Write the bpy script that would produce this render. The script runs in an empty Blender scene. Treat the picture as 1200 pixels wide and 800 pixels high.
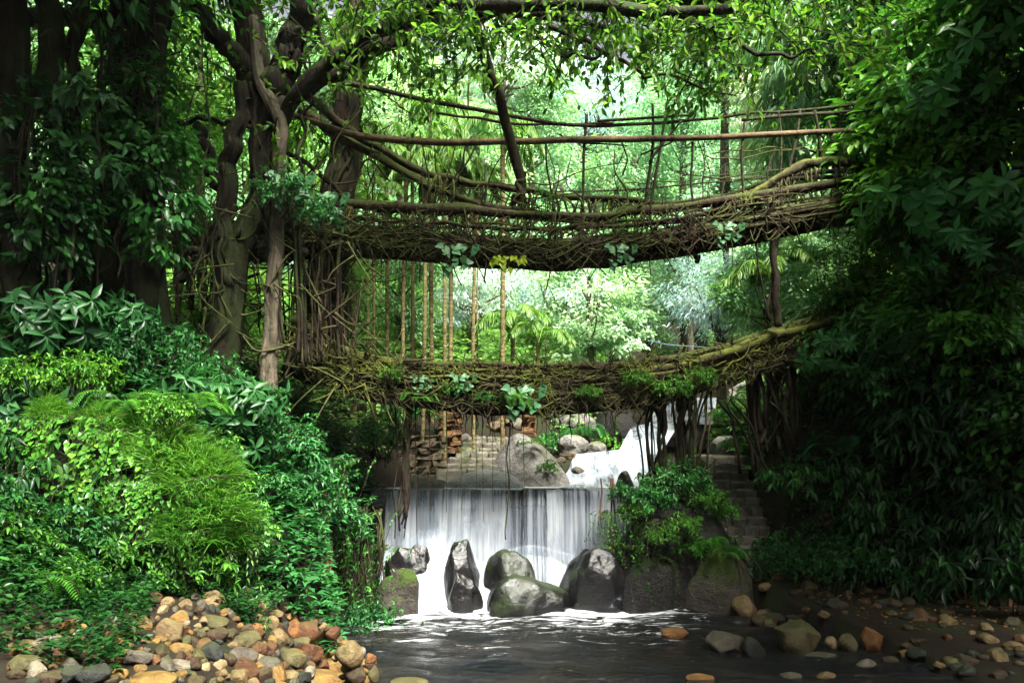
# Living root bridges over a stream with a low waterfall, in a rainforest gorge.
import bpy, bmesh, math
import numpy as np
R0 = np.random.default_rng
sc = bpy.context.scene
COL = sc.collection
F = 933.0; HZ = 540.0; CZ = 3.1          # focal length in photo pixels, horizon row, eye height
def P(px, py, Y): return np.array([(px-600)/F*Y, Y, CZ-(py-HZ)/F*Y])
def M(px, Y): return px*Y/F
def A(*a): return np.array(a, float)
def nrm(v):
    v = np.asarray(v, float); return v/np.maximum(np.linalg.norm(v, axis=-1, keepdims=True), 1e-9)

# ---------------------------------------------------------------- mesh accumulation
class Acc:
    def __init__(s): s.V=[]; s.Q=[]; s.T=[]; s.R=[]; s.n=0
    def add(s, V, Q=None, T=None, r=0.5):
        V = np.asarray(V, float).reshape(-1,3)
        if Q is not None and len(Q): s.Q.append(np.asarray(Q, np.int64).reshape(-1,4)+s.n)
        if T is not None and len(T): s.T.append(np.asarray(T, np.int64).reshape(-1,3)+s.n)
        s.V.append(V); s.R.append(np.broadcast_to(np.asarray(r, float), (len(V),)) if np.ndim(r)==0 else np.asarray(r, float)); s.n += len(V)
    def data(s, name, mat, smooth=True):
        V = np.concatenate(s.V) if s.V else np.zeros((0,3))
        Q = np.concatenate(s.Q) if s.Q else np.zeros((0,4), np.int64)
        T = np.concatenate(s.T) if s.T else np.zeros((0,3), np.int64)
        me = bpy.data.meshes.new(name)
        me.vertices.add(len(V)); me.vertices.foreach_set('co', V.astype(np.float32).ravel())
        loops = np.concatenate([Q.ravel(), T.ravel()]).astype(np.int32)
        me.loops.add(len(loops)); me.loops.foreach_set('vertex_index', loops)
        ls = np.concatenate([np.arange(len(Q))*4, len(Q)*4+np.arange(len(T))*3]).astype(np.int32)
        me.polygons.add(len(ls)); me.polygons.foreach_set('loop_start', ls)
        me.polygons.foreach_set('use_smooth', np.full(len(ls), smooth, bool))
        at = me.attributes.new('rnd', 'FLOAT', 'POINT')
        at.data.foreach_set('value', np.concatenate(s.R).astype(np.float32))
        me.update(calc_edges=True); me.validate()
        me.materials.append(mat)
        return me
def obj(name, acc, mat, parent=None, smooth=True):
    me = acc.data(name, mat, smooth) if isinstance(acc, Acc) else acc
    o = bpy.data.objects.new(name, me); COL.objects.link(o)
    if parent is not None: o.parent = parent
    return o
def tag(o, label=None, cat=None, group=None, kind=None):
    for k, v in (('label',label),('category',cat),('group',group),('kind',kind)):
        if v: o[k] = v
    return o
def empty(name, loc=(0,0,0), label=None, cat=None, group=None):
    o = bpy.data.objects.new(name, None); COL.objects.link(o); o.location = [float(v) for v in loc]; o.empty_display_size = .2
    return tag(o, label, cat, group)
def clone(root, loc, rz=0, scale=1, label=None, group=None, tint=None, rx=0, ry=0):
    r = root.copy(); COL.objects.link(r)
    r.location = [float(v) for v in loc]; r.rotation_euler = (rx, ry, rz)
    r.scale = (scale,)*3 if np.ndim(scale)==0 else [float(v) for v in scale]
    if label: r['label'] = label
    if group: r['group'] = group
    elif 'group' in r: del r['group']
    if tint is not None: r.color = (*tint, 1)
    for ch in root.children:
        c = ch.copy(); COL.objects.link(c); c.parent = r
        if tint is not None and ch.get('tintable'): c.color = (*tint, 1)
        for g in ch.children:
            d = g.copy(); COL.objects.link(d); d.parent = c
    return r
def drop(root):
    for ch in list(root.children):
        for g in list(ch.children): bpy.data.objects.remove(g)
        bpy.data.objects.remove(ch)
    bpy.data.objects.remove(root)

# ---------------------------------------------------------------- curves and tubes
def crv(pts, n=24):
    p = np.asarray(pts, float)
    if len(p) < 3:
        t = np.linspace(0,1,n)[:,None]; return p[0]*(1-t)+p[-1]*t
    q = np.vstack([2*p[0]-p[1], p, 2*p[-1]-p[-2]])
    m = len(p)-1; u = np.linspace(0, m, n); i = np.minimum(u.astype(int), m-1); t = (u-i)[:,None]
    a,b,c,d = q[i],q[i+1],q[i+2],q[i+3]
    return .5*((2*b)+(c-a)*t+(2*a-5*b+4*c-d)*t*t+(3*b-a-3*c+d)*t**3)
def wob(n, rng, amp, k=4):
    c = rng.normal(0,1,(max(k,3),3)); return crv(c, n)*amp
def tube(acc, pts, rad, n=6, r=.5, lump=0., rng=None, flute=0.):
    p = np.asarray(pts, float); m = len(p)
    rad = np.broadcast_to(np.asarray(rad, float), (m,)) if np.ndim(rad)==0 else np.interp(np.linspace(0,1,m), np.linspace(0,1,len(rad)), rad)
    T = nrm(np.gradient(p, axis=0)); d = p[-1]-p[0]
    ref = np.eye(3)[np.argmin(np.abs(d))]
    S = nrm(np.cross(T, ref)); B = np.cross(T, S)
    a = np.linspace(0, 2*np.pi, n, endpoint=False)
    rr = rad[:,None]*np.ones(n)
    if lump and rng is not None: rr = rr*(1+lump*crv(rng.normal(0,1,(max(4,m//3),n)), m))
    if flute: rr = rr*(1+flute*np.sin(5*a[None]+np.linspace(0,2.5,m)[:,None])*np.linspace(1.6,.6,m)[:,None]+flute*.6*np.sin(9*a[None]+1.3))
    V = p[:,None]+rr[:,:,None]*(S[:,None]*np.cos(a)[None,:,None]+B[:,None]*np.sin(a)[None,:,None])
    i = np.arange(m-1)[:,None]*n; j = np.arange(n)[None]; k = (j+1)%n
    Q = np.stack([i+j, i+k, i+n+k, i+n+j], -1).reshape(-1,4)
    c = m*n
    Vx = np.vstack([V.reshape(-1,3), p[:1]-T[:1]*rad[0]*.3, p[-1:]+T[-1:]*rad[-1]*.3])
    j = np.arange(n); k = (j+1)%n
    Tt = np.vstack([np.stack([k, j, np.full(n,c)],1), np.stack([(m-1)*n+j, (m-1)*n+k, np.full(n,c+1)],1)])
    acc.add(Vx, Q, Tt, r)

# ---------------------------------------------------------------- leaves
def strip(us, ws, drp=.18, fold=.12):
    """leaf blade template: base point, rows of three (edge, midrib, edge), tip point"""
    V=[(0,0,0)]; Q=[]; T=[]
    for u,w in zip(us,ws): V += [(u,-w,fold*w-drp*u*u),(u,0,-drp*u*u),(u,w,fold*w-drp*u*u)]
    k=len(us); V.append((1,0,-drp)); tip=len(V)-1
    T += [(0,2,1),(0,3,2)]
    for i in range(k-1):
        a=1+3*i; b=a+3; Q += [(a,a+1,b+1,b),(a+1,a+2,b+2,b+1)]
    a=1+3*(k-1); T += [(a,a+1,tip),(a+1,a+2,tip)]
    return np.array(V,float), np.array(Q,int).reshape(-1,4), np.array(T,int)
KITE = (np.array([(0,0,0),(.45,-.5,.05),(.42,0,-.03),(.45,.5,.05),(1,0,-.14)],float), np.array([(0,2,4,1),(0,3,4,2)]), np.zeros((0,3),int))
OVAL = strip([.25,.55,.82],[.36,.5,.3],.2,.2)
LANCE = strip([.18,.45,.75],[.34,.5,.26],.3,.2)
HEART = strip([-.08,.22,.55,.82],[.3,.52,.38,.16],.25,.15)
BLADE = strip([.3,.6,.85],[.5,.42,.22],.55,.1)
def leaves(acc, p, D, N, L, W, tmpl, r):
    p = np.asarray(p,float).reshape(-1,3); n=len(p)
    if n == 0: return
    D = nrm(np.broadcast_to(D,(n,3))); N = np.broadcast_to(np.asarray(N,float),(n,3)); N = nrm(N-D*(N*D).sum(1,keepdims=True)); S = np.cross(D,N)
    L = np.broadcast_to(np.asarray(L,float),(n,)); W = np.broadcast_to(np.asarray(W,float),(n,))
    V,Q,T = tmpl; k=len(V)
    X = p[:,None]+D[:,None]*(V[None,:,0,None]*L[:,None,None])+S[:,None]*(V[None,:,1,None]*W[:,None,None])+N[:,None]*(V[None,:,2,None]*L[:,None,None])
    o = np.arange(n)[:,None,None]*k
    acc.add(X.reshape(-1,3), (Q[None]+o).reshape(-1,4), (T[None]+o).reshape(-1,3), np.repeat(np.broadcast_to(np.asarray(r,float),(n,)), k))

def crown(acc, c, R, ncl, lpc, L, W, rng, flat=.5, droop=.3, tmpl=KITE, spread=.34, bottom=-.45, inner=.5):
    c = np.asarray(c,float); R = np.asarray(R,float)
    d = nrm(rng.normal(0,1,(ncl*4,3))); d = d[d[:,2]>bottom][:ncl]; ncl=len(d)
    cc = c+d*R*(inner+(1-inner)*rng.random((ncl,1))**.6)
    s = spread*R.mean()*(.55+.9*rng.random((ncl,1,1)))
    off = rng.normal(0,1,(ncl,lpc,3))*s*A(.5,.5,.5*flat)
    rxy = np.linalg.norm(off[:,:,:2],axis=2,keepdims=True)/s
    off[:,:,2:] -= .3*rxy**2*s
    pos = (cc[:,None]+off).reshape(-1,3)
    o2 = off.copy(); o2[:,:,2]=0
    D = nrm(o2)*.9+d[:,None]*.5+rng.normal(0,.45,off.shape); D[:,:,2]-=droop
    N = A(0,0,1)+rng.normal(0,.4,off.shape)+d[:,None]*.35
    n=len(pos)
    l = L*(.65+.7*rng.random(n))
    r = np.clip(np.repeat(rng.random(ncl),lpc)*.55+rng.random(n)*.45,0,1)
    leaves(acc, pos, D.reshape(-1,3), N.reshape(-1,3), l, l*W, tmpl, r)
    return cc
def branches(acc, base, cc, rng, r0, sag=.15, k=None):
    base0 = np.asarray(base,float)
    for q in (cc if k is None else cc[:k]):
        base = base0+(np.asarray(q)*A(.0,.0,1)+base0*A(1,1,0)-base0)*rng.uniform(-.1,.6); m = (base+q)/2; m[2] -= sag*np.linalg.norm(q-base); m += rng.normal(0,.06,3)*np.linalg.norm(q-base)
        tube(acc, crv([base,m,q],9), [r0,r0*.55,r0*.2], 5)

# ---------------------------------------------------------------- smooth noise
def sinoise(seed, n=10, f=(1,4)):
    rg=R0(seed); k=nrm(rg.normal(0,1,(n,3)))*np.exp(rg.uniform(np.log(f[0]),np.log(f[1]),(n,1))); ph=rg.uniform(0,6.28,n); am=1/np.linalg.norm(k,axis=1); am/=np.sqrt((am**2).sum()/2)
    return lambda X: (np.sin(np.asarray(X)@k.T+ph)*am).sum(-1)
# ---------------------------------------------------------------- materials
class N:
    def __init__(s, name):
        s.m = bpy.data.materials.new(name); s.m.use_nodes=True; s.t=s.m.node_tree; s.t.nodes.clear()
        s.out=s('ShaderNodeOutputMaterial')
    def __call__(s, typ, **kw):
        n=s.t.nodes.new(typ)
        for k,v in kw.items(): setattr(n,k,v)
        return n
    def set(s, n, **kw):
        for k,v in kw.items():
            k=k.replace('_',' ')
            s.link(n.inputs[k], v)
        return n
    def link(s, inp, v):
        if isinstance(v, bpy.types.NodeSocket): s.t.links.new(v, inp)
        elif hasattr(v,'outputs'): s.t.links.new(v.outputs[0], inp)
        else:
            if inp.type=='RGBA' and len(v)==3: v=(*v,1)
            inp.default_value=v
    def ramp(s, fac, stops, interp='LINEAR'):
        n=s('ShaderNodeValToRGB'); e=n.color_ramp.elements; n.color_ramp.interpolation=interp
        while len(e)<len(stops): e.new(.5)
        for x,(p,c) in zip(e,stops): x.position=p; x.color=(*c,1) if np.ndim(c) else (c,c,c,1)
        s.link(n.inputs[0],fac); return n.outputs[0]
    def mix(s, f, a, b, mode='MIX'):
        n=s('ShaderNodeMix',data_type='RGBA',blend_type=mode); s.link(n.inputs[0],f); s.link(n.inputs[6],a); s.link(n.inputs[7],b); return n.outputs[2]
    def math(s, op, a, b=0., c=None):
        n=s('ShaderNodeMath',operation=op); s.link(n.inputs[0],a); s.link(n.inputs[1],b)
        if c is not None: s.link(n.inputs[2],c)
        return n.outputs[0]
    def noise(s, vec, scale, detail=4, rough=.6, dist=0.):
        n=s('ShaderNodeTexNoise'); s.set(n, Scale=scale, Detail=float(detail), Roughness=rough, Distortion=dist); s.link(n.inputs['Vector'],vec); return n.outputs[0]
    def scaled(s, vec, sx):
        n=s('ShaderNodeVectorMath',operation='MULTIPLY'); s.link(n.inputs[0],vec); n.inputs[1].default_value=sx; return n.outputs[0]
    def bump(s, h, strength=.5, dist=.02):
        n=s('ShaderNodeBump'); s.set(n,Strength=strength,Distance=dist,Height=h); return n.outputs[0]
    def geo(s): return s('ShaderNodeNewGeometry')
    def co(s, k='Object'): return s('ShaderNodeTexCoord').outputs[k]
    def end(s, sh): s.t.links.new(sh if isinstance(sh,bpy.types.NodeSocket) else sh.outputs[0], s.out.inputs[0]); return s.m
    def up(s):
        x=s('ShaderNodeSeparateXYZ'); s.link(x.inputs[0], s.geo().outputs['Normal']); return x.outputs[2]

def leaf_mat(name, dark, mid, light, rough=.56, trans=.3, tcol=None, spec=.2):
    s=N(name)
    a=s('ShaderNodeAttribute',attribute_name='rnd')
    c=s.ramp(a.outputs['Fac'],[(0,dark),(.55,mid),(1,light)])
    oi=s('ShaderNodeObjectInfo')
    c=s.mix(1., c, oi.outputs['Color'], 'MULTIPLY')
    nz=s.noise(s.geo().outputs['Position'],1.3,2)
    c=s.mix(s.math('MULTIPLY',nz,.5), c, s.mix(1.,c,(.75,1.,.8),'MULTIPLY'))
    b=s('ShaderNodeBsdfPrincipled'); s.set(b,Base_Color=c,Roughness=rough); b.inputs['Specular IOR Level'].default_value=spec
    t=s('ShaderNodeBsdfTranslucent'); s.link(t.inputs[0], s.mix(1.,c,tcol or (1.3,1.5,.85),'MULTIPLY'))
    m=s('ShaderNodeMixShader'); m.inputs[0].default_value=trans
    s.t.links.new(b.outputs[0],m.inputs[1]); s.t.links.new(t.outputs[0],m.inputs[2])
    return s.end(m)
def bark_mat(name, c1, c2, moss=(.03,.05,.012), mossamt=.5, rough=.8, stretch=(6,6,1.2)):
    s=N(name); g=s.geo().outputs['Position']
    n1=s.noise(s.scaled(g,stretch),1.5,6,.65); n2=s.noise(g,1.1,4,.6)
    c=s.ramp(n1,[(.3,c1),(.7,c2)])
    mf=s.math('MULTIPLY', s.ramp(s.math('ADD',n2,s.math('MULTIPLY',s.up(),.22)),[(.45,0.),(.62,1.)]), mossamt)
    c=s.mix(mf,c,moss)
    n3=s.noise(g,7.,5,.7); c=s.mix(s.ramp(n3,[(.56,0.),(.66,.5)]),c,s.mix(1.,c,(1.9,1.95,1.75),'MULTIPLY')); c=s.mix(s.ramp(n3,[(.34,.75),(.45,0.)]),c,(.006,.005,.003))
    b=s('ShaderNodeBsdfPrincipled'); s.set(b,Base_Color=c,Roughness=rough,Normal=s.bump(s.math('ADD',n1,s.math('MULTIPLY',n3,.6)),.9,.06)); b.inputs['Specular IOR Level'].default_value=.12
    return s.end(b)
def rock_mat(name, c1, c2, moss=None, mossamt=0., wet=.0, rough=.7, tint=True, scale=2.0, mossup=.35, speck=1., bump=.9, spec=.2):
    s=N(name); g=s.co('Object'); w=s.geo().outputs['Position']
    n1=s.noise(w,scale*1.5,8,.65,.4); n2=s.noise(w,scale*7,6,.7); n3=s.noise(w,scale*.9,3)
    c=s.mix(s.ramp(n1,[(.32,0.),(.68,1.)]),c1,c2)
    c=s.mix(s.ramp(n2,[(.52,0.),(.75,.55)]), c, s.mix(1.,c,(.45,.42,.4),'MULTIPLY'))
    c=s.mix(s.ramp(n2,[(.28,.4),(.42,0.)]), c, s.mix(1.,c,(1.7,1.65,1.6),'MULTIPLY'))
    n4=s.noise(w,scale*18,3,.6); c=s.mix(s.ramp(n4,[(.35,.55*speck),(.47,0.)]),c,s.mix(1.,c,(.4,.38,.36),'MULTIPLY')); c=s.mix(s.ramp(n4,[(.58,0.),(.68,.5*speck)]),c,s.mix(1.,c,(1.9,1.9,1.85),'MULTIPLY'))
    if tint: c=s.mix(1.,c,s('ShaderNodeObjectInfo').outputs['Color'],'MULTIPLY')
    if mossamt:
        mf=s.math('MULTIPLY', s.ramp(s.math('ADD',n3,s.math('MULTIPLY',s.up(),mossup)),[(.62,0.),(.78,1.)]), mossamt)
        mc=s.mix(s.noise(w,25,4), moss, tuple(v*.45 for v in moss))
        c=s.mix(mf,c,mc)
        r=s.math('ADD',s.math('MULTIPLY',mf,.5),rough-wet)
    else: r=rough-wet
    h=s.math('ADD',s.math('ADD',n1,s.math('MULTIPLY',n2,.6)),s.math('MULTIPLY',n4,.25*speck))
    b=s('ShaderNodeBsdfPrincipled'); s.set(b,Base_Color=c,Roughness=r,Normal=s.bump(h,bump,.16/scale)); b.inputs['Specular IOR Level'].default_value=spec
    return s.end(b)
G=dict
LF = G(
 tree  = leaf_mat('leaf_tree',(.022,.055,.012),(.055,.125,.024),(.125,.205,.040)),
 pale  = leaf_mat('leaf_pale',(.045,.090,.030),(.095,.165,.050),(.190,.260,.075),.5,.3),
 blue  = leaf_mat('leaf_bluegreen',(.016,.055,.026),(.034,.105,.044),(.075,.175,.060),.38,.25),
 cool  = leaf_mat('leaf_cool',(.012,.050,.016),(.026,.105,.030),(.055,.170,.045),.38,.28),
 deep  = leaf_mat('leaf_deep',(.010,.038,.012),(.020,.080,.018),(.050,.150,.028),.36,.28),
 lush  = leaf_mat('leaf_lush',(.020,.075,.012),(.048,.150,.020),(.120,.250,.030),.36,.3),
 grass = leaf_mat('leaf_grass',(.030,.100,.014),(.075,.185,.028),(.150,.275,.060),.45,.35),
 fig   = leaf_mat('leaf_fig',(.030,.085,.010),(.065,.150,.018),(.140,.230,.030),.35,.5),
 vine  = leaf_mat('leaf_vine',(.030,.100,.040),(.060,.160,.070),(.150,.250,.120),.4,.3),
 yellow= leaf_mat('leaf_yellow',(.16,.22,.01),(.25,.32,.015),(.33,.36,.02),.4,.5),
 dead  = leaf_mat('leaf_dead',(.10,.035,.010),(.20,.080,.020),(.30,.16,.04),.6,.2),
 palm  = leaf_mat('leaf_palm',(.035,.090,.016),(.080,.170,.030),(.170,.250,.050),.4,.35),
)
BARK = bark_mat('bark_dark',(.004,.003,.002),(.020,.014,.009),mossamt=.5)
BARKP = bark_mat('bark_pale',(.030,.024,.017),(.13,.105,.075),mossamt=.35)
BARKB = bark_mat('bark_brown',(.008,.0055,.0035),(.038,.026,.016),mossamt=.3)
ROOT = bark_mat('root_skin',(.010,.007,.004),(.060,.042,.026),(.045,.060,.012),.8)
ROOTD = bark_mat('root_dark',(.006,.004,.0025),(.030,.021,.013),(.028,.040,.010),.6)
ROOTR = bark_mat('root_red',(.030,.012,.006),(.120,.055,.030),mossamt=.15)
MOSSY = bark_mat('root_mossy',(.012,.010,.005),(.060,.050,.022),(.075,.088,.014),.95)
BAMBOO = bark_mat('bamboo_pole',(.055,.036,.020),(.14,.095,.055),mossamt=.1,stretch=(1,1,1))
CANE = bark_mat('palm_stem',(.060,.048,.020),(.19,.15,.065),mossamt=.25,stretch=(1.5,1.5,9))
STONE = rock_mat('stone_dry',(.20,.165,.14),(.66,.62,.56),(.05,.07,.015),.25,.12,.6,True,4.)
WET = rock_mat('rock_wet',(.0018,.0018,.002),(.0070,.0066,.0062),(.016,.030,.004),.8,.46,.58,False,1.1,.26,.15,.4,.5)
MOSSROCK = rock_mat('rock_moss',(.010,.008,.006),(.045,.038,.028),(.035,.058,.008),1.,.15,.7,False,1.3,.42)
GREY = rock_mat('rock_grey',(.035,.033,.028),(.22,.21,.19),(.075,.095,.018),.55,.05,.75,False,1.1,.22)
SLAB = rock_mat('rock_slab',(.10,.11,.108),(.22,.235,.23),(.08,.10,.015),.4,.1,.7,False,.8,.2)
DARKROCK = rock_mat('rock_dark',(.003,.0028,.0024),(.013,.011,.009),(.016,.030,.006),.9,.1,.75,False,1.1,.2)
STEP = rock_mat('step_stone',(.06,.054,.042),(.20,.18,.14),(.045,.075,.014),.9,.1,.75,False,3.,.25)
OCHRE = rock_mat('wall_ochre',(.035,.018,.008),(.15,.080,.028),None,0,.05,.8,False,2.)

def soil_mat():
    s=N('soil'); g=s.geo().outputs['Position']
    n1=s.noise(g,.9,8,.65); n2=s.noise(g,9,6,.7)
    c=s.ramp(n1,[(.3,(.004,.003,.002)),(.5,(.011,.008,.005)),(.68,(.009,.017,.005))])
    c=s.mix(s.ramp(n2,[(.55,0.),(.7,.6)]),c,(.024,.016,.008))
    b=s('ShaderNodeBsdfPrincipled'); s.set(b,Base_Color=c,Roughness=.9,Normal=s.bump(n2,.8,.06)); b.inputs['Specular IOR Level'].default_value=.1; return s.end(b)
SOIL=soil_mat()
def pool_mat():
    s=N('stream_water'); g=s.geo().outputs['Position']
    x=s('ShaderNodeSeparateXYZ'); s.link(x.inputs[0],g)
    w1=s.noise(s.scaled(g,(1.6,4.2,1)),1.5,5,.6,.6); w2=s.noise(s.scaled(g,(3.2,9,1)),2.2,4,.65,.4)
    near=s.ramp(x.outputs[1],[(0,0.),(1,1.)])
    d=s.math('MULTIPLY_ADD',x.outputs[1],1/5.5,-11.9/5.5)       # 0 at y=11.9, 1 at y=17.4
    d=s.ramp(d,[(0,.0),(.45,.28),(.72,.55),(.92,1.)])
    xa=s.math('ABSOLUTE',s.math('SUBTRACT',x.outputs[0],.1)); xm=s.ramp(s.math('MULTIPLY',xa,1/6.),[(.0,1.),(.42,1.),(.62,.45),(.85,.25),(1,.0)])
    d=s.math('MULTIPLY',d,xm)
    f1=s.noise(s.scaled(g,(1.1,4.4,1)),1.3,7,.72,1.2)
    f=s.ramp(s.math('ADD',f1,s.math('MULTIPLY',d,.34)),[(.66,0.),(.80,1.)])
    c=s.mix(s.ramp(s.noise(g,.7,3),[(.35,0.),(.7,1.)]),(.0015,.003,.0035),(.006,.005,.003))
    c=s.mix(f,c,(.72,.76,.78))
    h=s.math('ADD',w1,s.math('MULTIPLY',w2,.5))
    b=s('ShaderNodeBsdfPrincipled'); s.set(b,Base_Color=c,Roughness=s.math('MULTIPLY_ADD',f,.4,.06),IOR=1.33,Normal=s.bump(h,1.,.16)); b.inputs['Specular IOR Level'].default_value=.24; return s.end(b)
POOL=pool_mat()
def fall_mat(name, cover=.5, fine=14., vert=.5, t0=.20, t1=0.):
    s=N(name)
    u=s('ShaderNodeUVMap'); u.uv_map='flow'
    n1=s.noise(s.scaled(u.outputs[0],(fine,vert,1)),1.,6,.62,.25); n2=s.noise(s.scaled(u.outputs[0],(fine*.28,vert*1.6,1)),1.,4,.6,.5)
    x=s('ShaderNodeSeparateXYZ'); s.link(x.inputs[0],u.outputs[0])
    t=s.ramp(x.outputs[1],[(0,max(t0,0.)),(.05,t1),(.15,t1+.02),(.30,.10),(.7,.10),(1,.13)])
    v=s.math('ADD',s.math('ADD',s.math('MULTIPLY',n1,.55),s.math('MULTIPLY',n2,.45)),t)
    nL=s.noise(s.scaled(u.outputs[0],(1.7,.35,1)),1.,3,.5,.6); v=s.math('ADD',v,s.math('MULTIPLY_ADD',nL,.5,-.25))
    if name.startswith('foaming'): v=s.math('SUBTRACT',v,s.math('MULTIPLY',x.outputs[1],.42))
    if t0<0: v=s.math('SUBTRACT',v,s.ramp(x.outputs[1],[(0,.6),(.2,.22),(.5,0.)]))
    a=s.ramp(v,[(.42,0.01),(.58,cover+.1),(.78,1.)])
    c=s.ramp(v,[(.42,(.15,.185,.23)),(.58,(.27,.31,.355)),(.70,(.42,.45,.48)),(.95,(.53,.55,.57))])
    d=s('ShaderNodeBsdfPrincipled'); s.set(d,Base_Color=c,Roughness=.35,Normal=s.bump(v,.6,.10))
    tr=s('ShaderNodeBsdfTranslucent'); s.link(tr.inputs[0],c)
    m0=s('ShaderNodeMixShader'); m0.inputs[0].default_value=.3; s.t.links.new(d.outputs[0],m0.inputs[1]); s.t.links.new(tr.outputs[0],m0.inputs[2])
    tp=s('ShaderNodeBsdfTransparent'); m=s('ShaderNodeMixShader'); s.link(m.inputs[0],a)
    s.t.links.new(tp.outputs[0],m.inputs[1]); s.t.links.new(m0.outputs[0],m.inputs[2])
    return s.end(m)
FALL=fall_mat('falling_water',.62)
FALL2=fall_mat('falling_water_front',.42,9.,.6,-.1,0.)
FALL3=fall_mat('foaming_water',.5,7.,7.,.22,.22)
CASC=fall_mat('cascade_water',.6,6.,2.2,.06,.04)
def plain(name,c,rough=.5):
    s=N(name); b=s('ShaderNodeBsdfPrincipled'); s.set(b,Base_Color=c,Roughness=rough); return s.end(b)
HOSE=plain('blue_hose',(.12,.22,.32),.5)
# ---------------------------------------------------------------- terrain
def ip(v, xs, ys): return np.interp(v, xs, ys)
def sm(v,a,b):
    t=np.clip((v-a)/(b-a),0,1); return t*t*(3-2*t)
NZ1=sinoise(1,14,(.25,1.2)); NZ2=sinoise(2,14,(1.5,5))
def shoreL(y): return ip(y,[0,9,11,14,17.5,18.4,20,22,26,30,60,100],[-1.2,-1.7,-2.3,-3.2,-3.3,-2.9,-2.9,-.6,2.2,3.8,7,8])
def shoreR(y): return ip(y,[0,9,12,16,17.6,18.5,20,22,26,30,60,100],[5.6,6.2,6.2,5.4,4.9,2.9,3.4,4.2,6.0,9.0,12,13])
def H(x,y):
    x=np.asarray(x,float); y=np.asarray(y,float)
    bed=ip(y,[-30,0,12,17.4,18.1,18.4,20.6,22.6,24.5,28,30,30.8,40,60,80,120,200],[-.7,-.7,-.55,-.6,-.5,2.1,2.15,3.0,3.25,3.6,4.1,4.9,6.5,13,25,52,80])
    base=ip(y,[-30,16,20,24,30,40,60,80,120,200],[0,0,1.0,2.2,3.8,6.5,13,25,52,80])
    tl=shoreL(y)-x; tr=x-shoreR(y)
    near=ip(tl,[-.7,0,.4,1,1.8,3,4.5,6,9,20,60],[-.7,0,.42,.98,1.45,1.58,2.4,3.4,5,9,25])*ip(y,[4,7,9.5],[.52,.85,1.])
    far=ip(tl,[-.6,0,.2,1,2,4,8,20,60,140],[-.7,0,1.5,2.8,3.9,4.9,6.6,10,26,60])
    L=near+(far-near)*sm(y,10.6,13.)
    L=np.where(y>18, far*ip(y,[18,20,24],[1,.75,.55]), L)
    rn=ip(tr,[-2.5,-1,0,1,3,5,7,10,20,60,140],[-.7,-.12,.03,.12,.25,.45,2.,5,11,34,64])
    rf=ip(tr,[-.5,0,.4,1.2,3,5,10,20,60,140],[-.7,0,1.2,1.8,2.8,4.6,8.5,13,32,62])
    Rr=rn+(rf-rn)*sm(y,16.2,18.2)
    Rr=np.where(y>20, Rr*ip(y,[20,26],[1,.8]), Rr)
    z=np.maximum(bed, np.maximum(L,Rr)+base*sm(y,16,19))
    z=np.where((tl<0)&(tr<0), bed+0*z, z)
    pth=sm(x,4.5,4.8)*(1-sm(x,6.1,6.5))*sm(y,16.6,17.2)*(1-sm(y,23,24.5))
    z=z+(np.minimum(z,ip(y,[17,18.6,21.8,24],[.15,.35,3.0,3.4])-.1)-z)*pth
    X=np.stack([x,y,0*x],-1)
    amp=np.where((tl<0)&(tr<0),.05,.16)*np.clip(1+(y-30)/25,1,4)
    return z+amp*NZ1(X)+.03*NZ2(X)*np.where((tl<0)&(tr<0),.5,1)
def hz(x,y): return float(H(np.array([x]),np.array([y]))[0])
nu,nv=300,330
gu=np.linspace(-1,1,nu); xs=np.sign(gu)*(12*np.abs(gu)+170*np.abs(gu)**4.)+1
gv=np.linspace(0,1,nv); ys=-16+52*gv+170*gv**5
XX,YY=np.meshgrid(xs,ys); ZZ=H(XX,YY)
a=Acc(); i=np.arange(nv-1)[:,None]*nu; j=np.arange(nu-1)[None]
a.add(np.stack([XX,YY,ZZ],-1).reshape(-1,3), np.stack([i+j,i+j+1,i+nu+j+1,i+nu+j],-1).reshape(-1,4))
tag(obj('ground',a,SOIL),kind='structure')

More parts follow.
